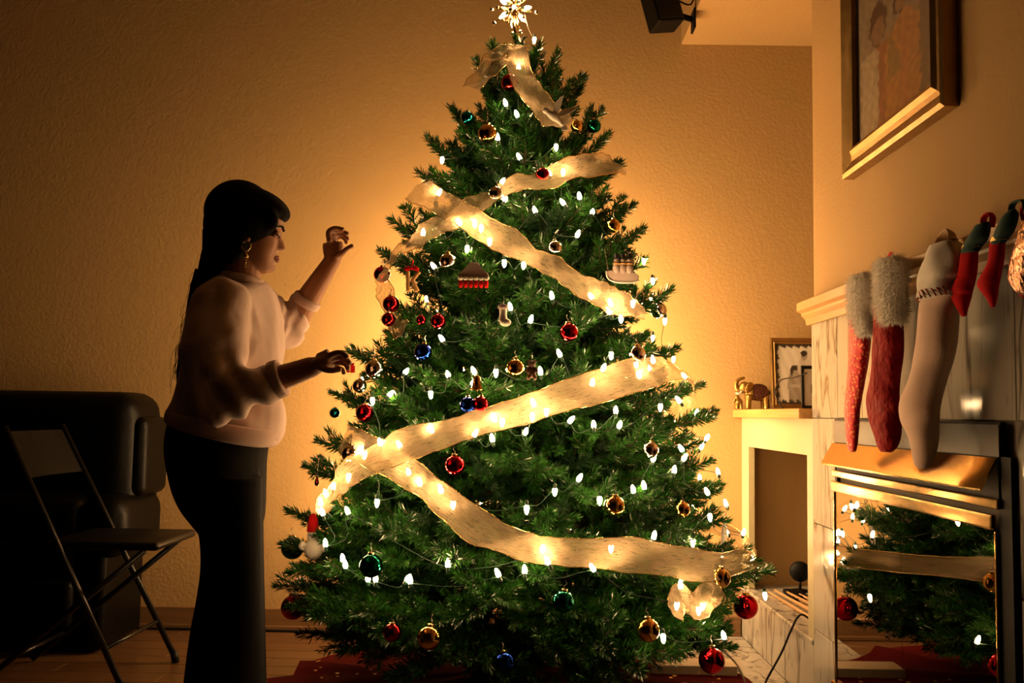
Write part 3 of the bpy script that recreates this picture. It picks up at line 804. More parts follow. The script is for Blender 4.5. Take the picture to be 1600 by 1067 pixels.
# snowman in a red hat
p = P2(490, 858, 1.05, 3.34); m_ = mpx(p); t = empty('snowman_ornament', p, 'white snowman ornament in a tall red hat on a low branch', 'ornament')
bm = bmesh.new(); ellipsoid(bm, p, (14 * m_, 13 * m_, 16 * m_)); ellipsoid(bm, p + Vector((-1 * m_, 0, 20 * m_)), (9.5 * m_, 9 * m_, 9.5 * m_))
ellipsoid(bm, p + Vector((-16 * m_, -3 * m_, 5 * m_)), (6 * m_, 6 * m_, 7 * m_)); ellipsoid(bm, p + Vector((15 * m_, -3 * m_, 3 * m_)), (6 * m_, 6 * m_, 7 * m_))
link('body', remesh(bm, 1.2 * m_, 3), t, True, M['white'])
bm = bmesh.new(); lathe(bm, [(8.5 * m_, 26 * m_), (9.2 * m_, 27 * m_), (8 * m_, 36 * m_), (6.5 * m_, 46 * m_), (3.5 * m_, 52 * m_), (.5 * m_, 53 * m_)], p + Vector((-2 * m_, 0, 0)), 16); obj('hat', bm, M['redfelt'], t)
bm = bmesh.new()
for dx in (-4, 3): ellipsoid(bm, p + Vector((dx * m_, -8.5 * m_, 22 * m_)), (1.1 * m_,) * 3, None, 8, 6)
obj('eyes', bm, M['rubber'], t)
bm = bmesh.new(); tube(bm, [p + Vector((-1 * m_, -8 * m_, 19 * m_)), p + Vector((0, -15 * m_, 18 * m_))], [1.6 * m_, .3 * m_], 8); obj('nose', bm, M['woodorn'], t)
# dove
p = P2(866, 182, 1.34); m_ = mpx(p); t = empty('bird_ornament', p, 'white bird ornament with spread wings near the tree top', 'ornament')
bm = bmesh.new(); tube(bm, [p + Vector((-14 * m_, 0, 8 * m_)), p + Vector((-8 * m_, 0, 5 * m_)), p, p + Vector((8 * m_, 0, -7 * m_)), p + Vector((14 * m_, 0, -14 * m_))], [2 * m_, 5 * m_, 7 * m_, 4.5 * m_, 3 * m_], 12, 14)
ellipsoid(bm, p + Vector((-13 * m_, 0, 9 * m_)), (5 * m_,) * 3); link('body', remesh(bm, 1.1 * m_, 2), t, True, M['white'])
for sx, poly in ((-1, [(-3, 3), (4, 2), (10, 16), (14, 30), (8, 27), (0, 18)]), (1, [(2, 3), (8, 0), (22, 6), (36, 16), (30, 18), (14, 14)])):
    bm = bmesh.new(); prism(bm, [(a * m_, b * m_) for a, b in poly], p + Vector((0, sx * 3 * m_, 0)), (1, 0, .0), (0, sx * .25, 1), (0, 1.4 * m_, 0)); obj('wing', bm, M['white'], t, False)
bm = bmesh.new(); prism(bm, [(10 * m_, -10 * m_), (15 * m_, -9 * m_), (22 * m_, -20 * m_), (12 * m_, -22 * m_)], p, (1, 0, 0), (0, 0, 1), (0, 1.5 * m_, 0)); obj('tail', bm, M['white'], t, False)
bm = bmesh.new(); tube(bm, [p + Vector((-17 * m_, 0, 9 * m_)), p + Vector((-22 * m_, 0, 8 * m_))], [1.5 * m_, .3 * m_], 6); obj('beak', bm, M['gold'], t)
# wooden letter with a red bow
p = P2(645, 440, 1.10); m_ = mpx(p); t = empty('letter_ornament', p, 'small tan wooden letter K ornament with a red bow', 'ornament')
bm = bmesh.new()
def bar(a, b, w_=3.2):
    a = Vector((a[0] * m_, 0, a[1] * m_)); b = Vector((b[0] * m_, 0, b[1] * m_)); tube(bm, [p + a, p + b], w_ * m_, 8, None, (1, .8))
bar((-8, 16), (-7, -15)); bar((10, 16), (-1, 2)); bar((-1, 3), (8, -15))
link('letter', remesh(bm, .8 * m_, 1), t, True, M['woodorn'])
bm = bmesh.new()
for s in (-1, 1): ellipsoid(bm, p + Vector((-2 * m_ + s * 6 * m_, -3 * m_, 20 * m_)), (6 * m_, 2.5 * m_, 3.6 * m_), Euler((0, s * .3, 0)), 12, 8)
ellipsoid(bm, p + Vector((-2 * m_, -3.5 * m_, 20 * m_)), (2.4 * m_,) * 3, None, 10, 8); obj('bow', bm, M['redfelt'], t)
bm = bmesh.new(); tube(bm, [p + Vector((-2 * m_, 0, 22 * m_)), p + Vector((0, 0, 34 * m_))], .8 * m_, 6); obj('hanger', bm, M['redfelt'], t)
# roof-shaped ornament with red fringe
p = P2(740, 432, 1.10); m_ = mpx(p); t = empty('roof_ornament', p, 'pale roof shaped ornament with a scalloped edge and red fringe', 'ornament')
bm = bmesh.new(); prism(bm, [(a * m_, b * m_) for a, b in [(-25, -2), (25, -2), (22, 5), (10, 15), (7, 22), (-7, 22), (-10, 15), (-22, 5)]], p + Vector((0, -2 * m_, 0)), (1, 0, 0), (0, 0, 1), (0, 6 * m_, 0))
bmesh.ops.bevel(bm, geom=bm.edges[:], offset=.8 * m_, segments=1, affect='EDGES'); obj('roof', bm, M['clay'], t, False)
for k in range(6):
    x_ = (-20 + k * 8) * m_
    bm = bmesh.new(); ellipsoid(bm, p + Vector((x_, -2.5 * m_, -3 * m_)), (4.4 * m_, 2 * m_, 3.6 * m_), None, 12, 8); obj('scallop', bm, M['white'], t)
    bm = bmesh.new(); lathe(bm, [(.5 * m_, -4 * m_), (3 * m_, -6 * m_), (3.6 * m_, -12 * m_), (2.4 * m_, -17 * m_), (.4 * m_, -18 * m_)], p + Vector((x_, 0, 0)), 10); obj('tassel', bm, M['redfelt'], t)
bm = bmesh.new(); tube(bm, [p + Vector((0, 0, 24 * m_)), p + Vector((1 * m_, 0, 36 * m_))], .6 * m_, 5); obj('hanger', bm, M['hook'], t)
# three figures on a sled
p = P2(972, 422, 1.05); m_ = mpx(p); t = empty('sled_ornament', p, 'pale ornament of three small figures in dark hats riding a sled', 'ornament')
bm = bmesh.new(); prism(bm, [(a * m_, b * m_) for a, b in [(-24, -10), (-20, -16), (-6, -19), (18, -19), (25, -15), (26, -8), (22, -6), (16, -3), (-18, -1), (-25, -3)]], p + Vector((0, -4 * m_, 0)), (1, 0, 0), (0, 0, 1), (0, 9 * m_, 0))
bmesh.ops.bevel(bm, geom=bm.edges[:], offset=1 * m_, segments=1, affect='EDGES'); obj('sled', bm, M['clay'], t, False)
bm = bmesh.new(); tube(bm, [p + Vector((a * m_, -5 * m_, b * m_)) for a, b in [(-25, -2), (-22, -14), (-8, -20), (16, -20), (26, -16)]], 1.2 * m_, 6, 16); obj('runner', bm, M['white'], t)
for x_ in (-9, 1, 11):
    bm = bmesh.new(); q = p + Vector((x_ * m_, -2 * m_, 2 * m_)); ellipsoid(bm, q, (6 * m_, 5 * m_, 9 * m_)); ellipsoid(bm, q + Vector((0, 0, 12 * m_)), (4.6 * m_,) * 3)
    fg = link('figure', remesh(bm, 1. * m_, 2), t, True, M['clay'])
    bm = bmesh.new(); lathe(bm, [(6 * m_, 15 * m_), (6 * m_, 16 * m_), (4 * m_, 16.5 * m_), (3.8 * m_, 23 * m_), (.4 * m_, 23.4 * m_)], q, 12); obj('hat', bm, M['rubber'], fg)
    bm = bmesh.new(); tube(bm, [q + Vector((a * m_, b * m_, 7.5 * m_)) for a, b in [(-4.6, 0), (-3, -3.6), (0, -4.8), (3, -3.6), (4.6, 0)]], 1.6 * m_, 6, 10); obj('scarf', bm, M['woodorn'], fg)
bm = bmesh.new(); tube(bm, [p + Vector((-22 * m_, -2 * m_, -2 * m_)), p + Vector((-24 * m_, 0, 14 * m_)), p + Vector((-27 * m_, 0, 32 * m_))], .7 * m_, 5, 10); obj('hanger', bm, M['hook'], t)
# boot
p = P2(787, 494, 1.09); m_ = mpx(p); t = empty('boot_ornament', p, 'small white boot ornament in the middle of the tree', 'ornament')
bm = bmesh.new(); tube(bm, [p + Vector((-1 * m_, 0, 14 * m_)), p + Vector((-1 * m_, 0, 2 * m_)), p + Vector((-1 * m_, 0, -8 * m_))], [6.5 * m_, 6 * m_, 8 * m_], 12, 10); ellipsoid(bm, p + Vector((3 * m_, -3 * m_, -10 * m_)), (9 * m_, 7 * m_, 6.5 * m_))
link('boot', remesh(bm, 1.0 * m_, 2), t, True, M['white'])
bm = bmesh.new(); lathe(bm, [(6.5 * m_, 11 * m_), (8.4 * m_, 12 * m_), (8.4 * m_, 17 * m_), (6.5 * m_, 18 * m_)], p + Vector((-1 * m_, 0, 0)), 14); obj('cuff', bm, M['clay'], t)
bm = bmesh.new(); tube(bm, [p + Vector((-1 * m_, 0, 17 * m_)), p + Vector((0, 0, 32 * m_))], .6 * m_, 5); obj('hanger', bm, M['hook'], t)
# teddy
p = P2(831, 578, 1.09); m_ = mpx(p); t = empty('teddy_ornament', p, 'little brown teddy bear ornament beside the gold bauble', 'ornament')
bm = bmesh.new(); ellipsoid(bm, p + Vector((0, 0, -4 * m_)), (7 * m_, 6 * m_, 9 * m_)); ellipsoid(bm, p + Vector((0, 0, 9 * m_)), (6 * m_, 5.6 * m_, 5.6 * m_))
for s in (-1, 1):
    ellipsoid(bm, p + Vector((s * 5 * m_, 0, 14 * m_)), (2.4 * m_,) * 3); ellipsoid(bm, p + Vector((s * 7 * m_, -3 * m_, 0)), (2.6 * m_, 2.6 * m_, 5 * m_), Euler((0, s * -.5, 0))); ellipsoid(bm, p + Vector((s * 5 * m_, -4 * m_, -12 * m_)), (3 * m_, 4 * m_, 4 * m_))
ellipsoid(bm, p + Vector((0, -5 * m_, 7.5 * m_)), (2.6 * m_,) * 3); link('body', remesh(bm, .9 * m_, 2), t, True, M['brown'])
bm = bmesh.new(); tube(bm, [p + Vector((0, 0, 14 * m_)), p + Vector((0, 0, 28 * m_))], .6 * m_, 5); obj('hanger', bm, M['hook'], t)
# gold bell
p = P2(745, 600, 1.08); m_ = mpx(p); t = empty('bell_ornament', p, 'gold bell ornament above the red and blue baubles', 'ornament')
bm = bmesh.new(); lathe(bm, [(1 * m_, 14 * m_), (4 * m_, 13 * m_), (6 * m_, 9 * m_), (6.6 * m_, 2 * m_), (8.5 * m_, -5 * m_), (11 * m_, -8 * m_), (11 * m_, -9.4 * m_), (9 * m_, -8.6 * m_), (1 * m_, -2 * m_)], p, 20); obj('bell_shell', bm, M['gold'], t)
bm = bmesh.new(); ellipsoid(bm, p + Vector((0, 0, -9 * m_)), (3 * m_,) * 3, None, 12, 8); obj('clapper', bm, M['gold'], t)
bm = bmesh.new(); tube(bm, [p + Vector((0, 0, 13 * m_)), p + Vector((0, 0, 26 * m_))], .7 * m_, 5); obj('hanger', bm, M['hook'], t)
# gift box
p = atY(548, 576, 3.46); m_ = mpx(p); t = empty('gift_box_ornament', p, 'tiny red gift box ornament dangling by the lower hand', 'ornament')
bm = bmesh.new(); box(bm, p - Vector((6 * m_, 5 * m_, 6 * m_)), p + Vector((6 * m_, 5 * m_, 5 * m_)), .8 * m_); obj('box', bm, M['redfelt'], t, False)
bm = bmesh.new(); box(bm, p - Vector((1 * m_, 5.4 * m_, 6.3 * m_)), p + Vector((1 * m_, 5.4 * m_, 5.4 * m_))); obj('band', bm, M['goldtrim'], t, False)
bm = bmesh.new()
for s in (-1, 1): ellipsoid(bm, p + Vector((s * 3 * m_, 0, 7 * m_)), (3 * m_, 1.6 * m_, 1.8 * m_), Euler((0, -s * .5, 0)), 10, 8)
obj('bow', bm, M['redfelt'], t)
bm = bmesh.new(); tube(bm, [p + Vector((0, 0, 6 * m_)), p + Vector((4 * m_, .01, 20 * m_))], .4 * m_, 5); obj('hanger', bm, M['hook'], t)
# icicle, candy red drop
p = atY(1133, 842, 3.49); m_ = mpx(p); t = empty('icicle_ornament', p, 'white icicle ornament hanging at the hearth side edge of the tree', 'ornament')
bm = bmesh.new(); tube(bm, [p + Vector((0, 0, 24 * m_)), p + Vector((-1 * m_, 0, 10 * m_)), p + Vector((-3 * m_, 0, -6 * m_)), p + Vector((-5 * m_, 0, -26 * m_))], [2.4 * m_, 4.4 * m_, 3.2 * m_, .5 * m_], 10, 18); obj('icicle', bm, M['white'], t)
bm = bmesh.new(); tube(bm, [p + Vector((0, 0, 23 * m_)), p + Vector((-4 * m_, .02, 72 * m_))], .4 * m_, 5); obj('hanger', bm, M['hook'], t)
p = atY(495, 752, 3.50); m_ = mpx(p); t = empty('drop_ornament', p, 'tiny dark red drop ornament on a thread at the tree edge', 'ornament')
bm = bmesh.new(); lathe(bm, [(.3 * m_, 8 * m_), (2.2 * m_, 4 * m_), (3.6 * m_, -2 * m_), (2.6 * m_, -6 * m_), (.3 * m_, -7 * m_)], p, 12); obj('drop', bm, M['darkred'], t)
bm = bmesh.new(); tube(bm, [p + Vector((0, 0, 7 * m_)), p + Vector((2 * m_, 0, 34 * m_))], .4 * m_, 5); obj('hanger', bm, M['hook'], t)

# ------------------------------------------------------------------ tree skirt, board, cords
bm = bmesh.new(); R_ = []; nseg = 96
for j, (f_, z_) in enumerate([(.09, .075), (.25, .055), (.45, .035), (.65, .022), (.82, .020), (.93, .018), (1.0, .013)]):
    rr = []
    for k in range(nseg):
        a = 2 * math.pi * k / nseg
        base = .83 + .05 * math.sin(3 * a + 1) + .03 * math.sin(7 * a)
        if math.cos(a - math.radians(195)) > .93: base += .10
        fold = .016 * math.sin(13 * a + 2 * f_) * f_ + .010 * math.sin(29 * a) * f_
        x_, y_ = XA + base * f_ * math.cos(a), YA + base * f_ * math.sin(a)
        rr.append(Vector((x_, y_, max(.013, z_ + fold))))
    R_.append(rr)
V_ = [[bm.verts.new(p) for p in r] for r in R_]
for a, b in zip(V_[:-1], V_[1:]):
    for i in range(nseg): bm.faces.new((a[i], a[(i + 1) % nseg], b[(i + 1) % nseg], b[i]))
sk = tag(obj('tree_skirt', bm, M['skirt']), 'red cloth tree skirt with gold specks spread under the tree', 'tree skirt')
bm = bmesh.new()
for i in range(120):
    a = random.uniform(math.pi * .9, math.pi * 2.1); f_ = random.uniform(.5, .97); x_, y_ = XA + .82 * f_ * math.cos(a), YA + .82 * f_ * math.sin(a); s_ = random.uniform(.004, .010)
    q = [(s_ * (1 if k % 2 else .45) * math.cos(k * math.pi / 5), s_ * (1 if k % 2 else .45) * math.sin(k * math.pi / 5)) for k in range(10)]
    prism(bm, q, (x_, y_, .040), (1, 0, 0), (0, 1, .0), (0, 0, .002))
o = obj('gold_specks', bm, M['goldtrim'], sk, False); o['kind'] = 'stuff'
# bunched red cloth at the hearth
bm = bmesh.new()
a = atZ(1085, 1062, .04); b = atZ(1165, 1066, .04)
nx, ny = 36, 14
G = []
for i in range(nx + 1):
    r = []
    for j in range(ny + 1):
        u, v = i / nx, j / ny
        x_ = .50 + .34 * u; y_ = 3.56 - .26 * v - .05 * u
        edge = min(1, 5 * min(u, 1 - u, v, 1 - v) + .08)
        z_ = .014 + edge * (.030 + .018 * math.sin(17 * v + 4 * u) + .012 * math.sin(23 * u + 5 * v))
        r.append(bm.verts.new((x_, y_, max(.0135, z_))))
    G.append(r)
for i in range(nx):
    for j in range(ny): bm.faces.new((G[i][j], G[i + 1][j], G[i + 1][j + 1], G[i][j + 1]))
tag(obj('folded_cloth', bm, M['redvelvet']), 'bunched bright red velvet cloth lying on the marble in front of the pale board', 'cloth')
A = atZ(1018, 1036, .05); B = atZ(1152, 1040, .05)
bm = bmesh.new(); box(bm, (A.x, A.y - .02, .0105), (B.x, A.y + .10, .048), .003)
tag(obj('flat_board', bm, M['cardboard'], None, False), 'flat pale board lying on the marble floor under the large red bauble', 'board')
def cord(name, pts, r, label):
    bm = bmesh.new(); tube(bm, pts, r, 7, 40); return tag(obj(name, bm, M['rubber']), label, 'cord')
cord('power_cord', [Vector((XN + .07, 3.55, .246)), atX(1252, 960, XN - .008) , atX(1236, 985, XN - .02), atX(1222, 1018, XN - .045), atX(1200, 1058, XN - .09), atZ(1188, 1080, .014), atZ(1150, 1110, .014)], .0042, 'black power cord hanging off the marble bench to the floor')
cord('extension_cord', [atZ(1108, 1012, .014), atZ(1125, 1014, .014), atZ(1142, 1028, .014), atZ(1155, 1045, .014), atZ(1165, 1068, .014), atZ(1172, 1090, .014)], .004, 'black cord curving over the marble floor beside the large red bauble')
cord('floor_cable', [Vector((-2.2, YB - .05, .006)), Vector((-1.5, YB - .045, .006)), Vector((-.9, YB - .05, .006)), Vector((-.3, YB - .06, .006))], .006, 'black cable running along the foot of the oak baseboard')

# ------------------------------------------------------------------ things on the bench and the ledge
# kindling sticks
for i in range(7):
    q0 = Vector((1.088 + .019 * i + random.uniform(-.004, .004), 4.22 - .022 * i, .2475 + .013 * (i % 2))); q1 = Vector((1.12 + .024 * i + random.uniform(-.01, .01), 3.62 + .02 * i, .2475 + .013 * (i % 2)))
    bm = bmesh.new(); tube(bm, [q0, (q0 + q1) / 2, q1], [.004, .0065, .0055], 5)
    tag(obj('kindling_stick', bm, M['kindling'], None, False), ['lowest', 'second', 'third', 'fourth', 'fifth', 'sixth', 'last'][i] + ' thin split wood stick counted from the front of the pile on the marble bench', 'stick', 'kindling sticks on the marble bench')
p = atX(1250, 893, XN + .22); rr = 15 * mpx(p)
t = empty('round_lamp', (p.x, p.y, .2405), 'round black dish shaped lamp standing at the back of the marble bench', 'lamp')
bm = bmesh.new(); b2 = bmesh.new(); lathe(b2, [(.1 * rr, -.012), (.9 * rr, -.010), (rr, 0), (.9 * rr, .010), (.1 * rr, .012)], (0, 0, 0), 24)
merge(bm, b2, Matrix.Translation(p) @ Euler((math.pi / 2, 0, -.3)).to_matrix().to_4x4()); obj('dish', bm, M['plastic'], t)
bm = bmesh.new(); tube(bm, [(p.x, p.y, .245), (p.x, p.y, p.z - rr * .8)], .006, 8); lathe(bm, [(.001, .2405), (.035, .2405), (.035, .250), (.006, .254)], (p.x, p.y, 0), 16); obj('foot', bm, M['plastic'], t)
bm = bmesh.new(); box(bm, (XN + .13, 4.06, .2405), (XN + .20, 4.24, .262), .006); tag(obj('remote_control', bm, M['plastic'], None, False), 'black remote control lying at the back of the marble bench', 'remote')
bm = bmesh.new(); box(bm, (XN + .20, 3.80, .2405), (XN + .27, 3.90, .285), .004); tag(obj('small_box', bm, M['white_paint'], None, False), 'small cream box on the marble bench behind the kindling', 'box')

# elephant
p0 = atY(1178, 638, 4.345); p0.z = 1.034; e = p0.y / F      # metres per pixel
el = empty('elephant_figurine', p0, 'gilded elephant figurine with raised trunk on the oak ledge', 'figurine')
def E(x, z, d=0): return p0 + Vector((x * e, d * e, z * e))
bm = bmesh.new()
ellipsoid(bm, E(7, 26), (17 * e, 12 * e, 13 * e)); ellipsoid(bm, E(-4, 26), (12 * e, 11 * e, 12 * e)); ellipsoid(bm, E(-15, 34, -1), (8.5 * e, 8.5 * e, 9.5 * e))
tube(bm, [E(-20, 31, -1), E(-26, 31, -1), E(-28, 38, -1), E(-25, 45, -1), E(-19, 48, -1), E(-14, 49, -1)], [5.5 * e, 4.4 * e, 3.6 * e, 3 * e, 2.6 * e, 2.2 * e], 10, 22)
for x, d, ph in ((-9, -6, -1), (-8, 6, 0), (17, -6, 1), (16, 6, 0)):
    tube(bm, [E(x, 22, d), E(x + ph, 10, d), E(x + ph, .4, d)], [6 * e, 4.6 * e, 5 * e], 10, 8)
tube(bm, [E(23, 30), E(27, 22), E(26, 12)], [2 * e, 1.4 * e, 1.2 * e], 8, 8)
link('body', remesh(bm, 1.15 * e, 2), el, True, M['elephant'])
for s in (-1, 1):
    bm = bmesh.new(); ellipsoid(bm, E(-9, 33, -1 + s * 9), (7 * e, 2 * e, 9.5 * e), Euler((s * -.25, .2, s * -.4))); obj('ear', bm, M['elephant'], el)
    bm = bmesh.new(); tube(bm, [E(-20, 28, -1 + s * 5), E(-25, 24, -1 + s * 6), E(-28, 26, -1 + s * 6)], [1.6 * e, 1.2 * e, .4 * e], 8, 10); obj('tusk', bm, M['white'], el)
bm = bmesh.new()
Rb = []
for i in range(9):
    x_ = -4 + i * 2.8; rr = []
    for k in range(13):
        a = math.pi * (-.22 + 1.44 * k / 12); rr.append(E(x_, 26 + 14.3 * math.sin(a) * (1 - .006 * (x_ - 7) ** 2 * .3), 13 * math.cos(a)))
    Rb.append(rr)
V_ = [[bm.verts.new(q) for q in r] for r in Rb]
for a, b in zip(V_[:-1], V_[1:]):
    for i in range(12): bm.faces.new((a[i], a[i + 1], b[i + 1], b[i]))
bmesh.ops.solidify(bm, geom=bm.faces[:], thickness=.8 * e); obj('blanket', bm, M['blanket'], el)
# small calf by the front foot
q0 = E(-24, 0, -3)
cf = empty('elephant_calf_figurine', q0, 'tiny gilded calf figurine beside the front foot of the elephant', 'figurine')
bm = bmesh.new(); ellipsoid(bm, q0 + Vector((0, 0, 11 * e)), (6 * e, 5 * e, 6.5 * e)); ellipsoid(bm, q0 + Vector((-3 * e, -2 * e, 18 * e)), (4 * e, 4 * e, 4.4 * e))
tube(bm, [q0 + Vector((-6 * e, -3 * e, 17 * e)), q0 + Vector((-8.5 * e, -3 * e, 11 * e)), q0 + Vector((-9 * e, -3 * e, 5 * e))], [2 * e, 1.6 * e, 1 * e], 8, 10)
for dx, dy in ((-3, -3), (-3, 3), (3, -3), (3, 3)): tube(bm, [q0 + Vector((dx * e, dy * e, 8 * e)), q0 + Vector((dx * e, dy * e, .4 * e))], 2.4 * e, 8)
link('body', remesh(bm, .9 * e, 2), cf, True, M['elephant'])

# family photograph in a gold frame
def family(s, t):
    n = .04 * math.sin(31 * s + 17 * t)
    c = (.62 + n, .56 + n, .47 + n)
    d = min(s, 1 - s, t, 1 - t)
    if d < .05 + .02 * math.sin(40 * (s + t)): return (.03, .025, .02)
    if inell(s, t, .62, .50, .17, .30) or (t < .55 and t > .03 and .46 < s < .80): c = (.50 + n, .44 + n, .37 + n)
    if inell(s, t, .62, .80, .065, .075): c = (.30, .25, .20)
    if inell(s, t, .62, .845, .075, .05): c = (.03, .025, .02)
    if inell(s, t, .40, .32, .16, .22) or (t < .34 and t > .03 and .26 < s < .56): c = (.30 + n, .25 + n, .20 + n)
    if inell(s, t, .40, .56, .06, .07): c = (.33, .28, .22)
    if inell(s, t, .40, .60, .075, .05) or inell(s, t, .34, .54, .025, .09): c = (.03, .025, .02)
    if inell(s, t, .42, .30, .13, .03): c = (.42, .36, .30)
    return c
def leaning_frame(name, px0, pyb, Xc, wid, hei, yawd, lean, fwid, m_frame, fn, label, thick=.018):
    pb = Vector((Xc, 0, 1.0345)); d = ray(px0, pyb); pb.y = Xc / d.x * d.y
    t = empty(name, pb, label, 'picture frame')
    t.rotation_euler = (0, 0, 0)
    u = Vector((math.cos(yawd), math.sin(yawd), 0)); nrm = Vector((math.sin(yawd), -math.cos(yawd), 0))
    v = (Vector((0, 0, 1)) * math.cos(lean) - nrm * math.sin(lean)); nn = u.cross(v).normalized()
    if nn.dot(nrm) < 0: nn = -nn
    def pt(a, b, c=0): return pb + u * a + v * b + nn * c
    for nm, A, B, inn, L in (('frame_rail', (0, 0), (wid, 0), (0, 1), 0), ('frame_rail', (wid, hei), (0, hei), (0, -1), 0), ('frame_stile', (wid, 0), (wid, hei), (-1, 0), 0), ('frame_stile', (0, hei), (0, 0), (1, 0), 0)):
        A = Vector(A); B = Vector(B); inn = Vector(inn); dd = (B - A).normalized()
        pr = [(0, 0), (0, thick), (.3, thick * 1.15), (.55, thick * .75), (.8, thick * .95), (1, thick * .5), (1, 0)]
        Ra = [pt(*(A + inn * (q * fwid) + dd * (q * fwid)), c) for q, c in pr]; Rb = [pt(*(B + inn * (q * fwid) - dd * (q * fwid)), c) for q, c in pr]
        bm = bmesh.new(); rings(bm, [Ra, Rb]); obj(nm, bm, m_frame, t, False)
    bm = bmesh.new(); prism(bm, [(fwid, fwid), (wid - fwid, fwid), (wid - fwid, hei - fwid), (fwid, hei - fwid)], pb, u, v, nn * (thick * .3)); obj('backing', bm, M['frameblack'], t, False)
    g = fwid
    print_plane('photo_print', pt(g, g, thick * .35), u * (wid - 2 * g), v * (hei - 2 * g), 44, 60, fn, t)
    return t
leaning_frame('photo_frame', 1205, 636, XN + .10, .255, .325, math.radians(-4), math.radians(9), .026, M['framegold'], family, 'gold framed black and white photograph of two people leaning on the oak ledge')
def second(s, t):
    c = (.55, .48, .40)
    if inell(s, t, .5, .45, .25, .25): c = (.06, .05, .04)
    if inell(s, t, .5, .7, .12, .12): c = (.30, .24, .19)
    return c
leaning_frame('small_photo_frame', 1252, 637, XN + .06, .12, .17, math.radians(-14), math.radians(14), .012, M['frameblack'], second, 'small black framed photo in front of the gold framed one', .012)
q = atX(1212, 615, XN + .07)
cord('wire_loop', [Vector((q.x + .005, q.y - .10, 1.038)), Vector((q.x, q.y - .08, 1.05)), atX(1211, 612, XN + .06), atX(1220, 594, XN + .06), atX(1240, 590, XN + .065), atX(1260, 583, XN + .075)], .003, 'thin black wire looping in front of the gold framed photograph')

# ------------------------------------------------------------------ stockings
def stocking_geo(rows, X, th, wob=0, seg=18):
    """rows: (y, x_far, x_near) outline across the picture; gives the rings of a stuffed sock hanging in the plane X"""
    A = crom([(y, a, b) for y, a, b in rows], 40); R = []
    nA = len(A)
    for i, (y, a, b) in enumerate(A):
        fade = min(1, .35 + 6 * min(i, nA - 1 - i) / nA)
        pa, pb = atX(a, y, X), atX(b, y, X); c = (pa + pb) / 2; hw = (pa.y - pb.y) / 2
        t_ = th * fade * (.85 + .15 * math.sin(i * .5))
        px_per_Y = F * X / c.y ** 2; px_per_X = F / c.y
        hpx = (b - a) / 2; hpx = abs(hpx)
        t_ = min(t_, .75 * hpx / px_per_X); hw = math.sqrt(max(1e-6, hpx ** 2 - (t_ * px_per_X) ** 2)) / px_per_Y
        c.z = (pa.z + pb.z) / 2
        r = []
        for k in range(seg):
            an = 2 * math.pi * k / seg; ww = 1 + wob * math.sin(3 * an + i * .35) * .5 + wob * .5 * math.sin(5 * an - i * .2)
            r.append(Vector((c.x + t_ * math.cos(an) * ww, c.y + hw * math.sin(an) * ww, c.z)))
        R.append(r)
    return R
def fur(R, n, ln, parent, name='cuff', m='fur'):
    """a band of fur standing off the rings R"""
    bm = bmesh.new(); rings(bm, R); rg = random.Random(3)
    cen = [sum(r, Vector()) / len(r) for r in R]
    for i in range(n):
        a = rg.random() * (len(R) - 1); j = int(a); k = rg.randrange(len(R[0])); f_ = rg.random()
        p = R[j][k].lerp(R[j][(k + 1) % len(R[0])], f_).lerp(R[j + 1][k], a - j); c = cen[j]
        d = (p - c); d.z = 0; d = d.normalized() if d.length > 0 else Vector((1, 0, 0))
        d = (d + Vector((rg.gauss(0, .45), rg.gauss(0, .45), rg.gauss(-.25, .5)))).normalized()
        s = d.cross(Vector((rg.random(), rg.random(), rg.random()))).normalized() * .0012
        l = ln * rg.uniform(.5, 1.1); q = p - d * .004; e_ = p + d * l + Vector((0, 0, -.004))
        v = [bm.verts.new(q - s), bm.verts.new(q + s), bm.verts.new(e_)]; bm.faces.new(v)
    me = bpy.data.meshes.new(name); bm.to_mesh(me); bm.free()
    return link(name, me, parent, True, M[m])
XS = .945
def stocking(label, base, loop=None):
    p = atX(base[0], base[1], XS); return empty('christmas_stocking', p, label, 'stocking', 'stockings on the mantel')
def hanger(t, pts, r, m, flat=(1, .35)):
    bm = bmesh.new(); tube(bm, pts, r, 8, 20, flat); obj('hanging_loop', bm, M[m], t)
# 1 sequined red
t = stocking('slim red sequined stocking with white fur cuff nearest the oak mantel end', (1340, 440))
R = stocking_geo([(470,1329,1362),(520,1326,1362),(560,1325,1358),(600,1323,1352),(640,1320,1345),(675,1321,1342),(700,1324,1339),(706,1328,1336)], XS, .030, .05)
bm = bmesh.new(); rings(bm, R); obj('sock', bm, M['sequin'], t)
fur(stocking_geo([(428,1338,1358),(438,1328,1364),(465,1326,1366),(495,1330,1364),(515,1342,1364),(524,1350,1360)], XS - .006, .040, .06), 3600, .022, t)
hanger(t, [atX(1348, 440, XS + .01), atX(1352, 425, XS + .015), atX(1357, 440, XS + .01)], .005, 'redfelt')
# 2 red velvet
t = stocking('crushed red velvet stocking with fur cuff, second from the oak mantel end', (1385, 410))
R = stocking_geo([(450,1366,1410),(510,1364,1412),(550,1362,1412),(590,1360,1408),(625,1355,1408),(655,1358,1410),(680,1365,1408),(698,1371,1402),(706,1376,1394)], XS - .004, .040, .06)
bm = bmesh.new(); rings(bm, R); obj('sock', bm, M['redvelvet'], t)
fur(stocking_geo([(403,1378,1405),(412,1370,1416),(440,1368,1418),(475,1370,1416),(495,1378,1412),(505,1388,1404)], XS - .012, .045, .06), 4200, .024, t)
hanger(t, [atX(1385, 412, XS + .012), atX(1392, 396, XS + .015), atX(1400, 412, XS + .012)], .005, 'redfelt')
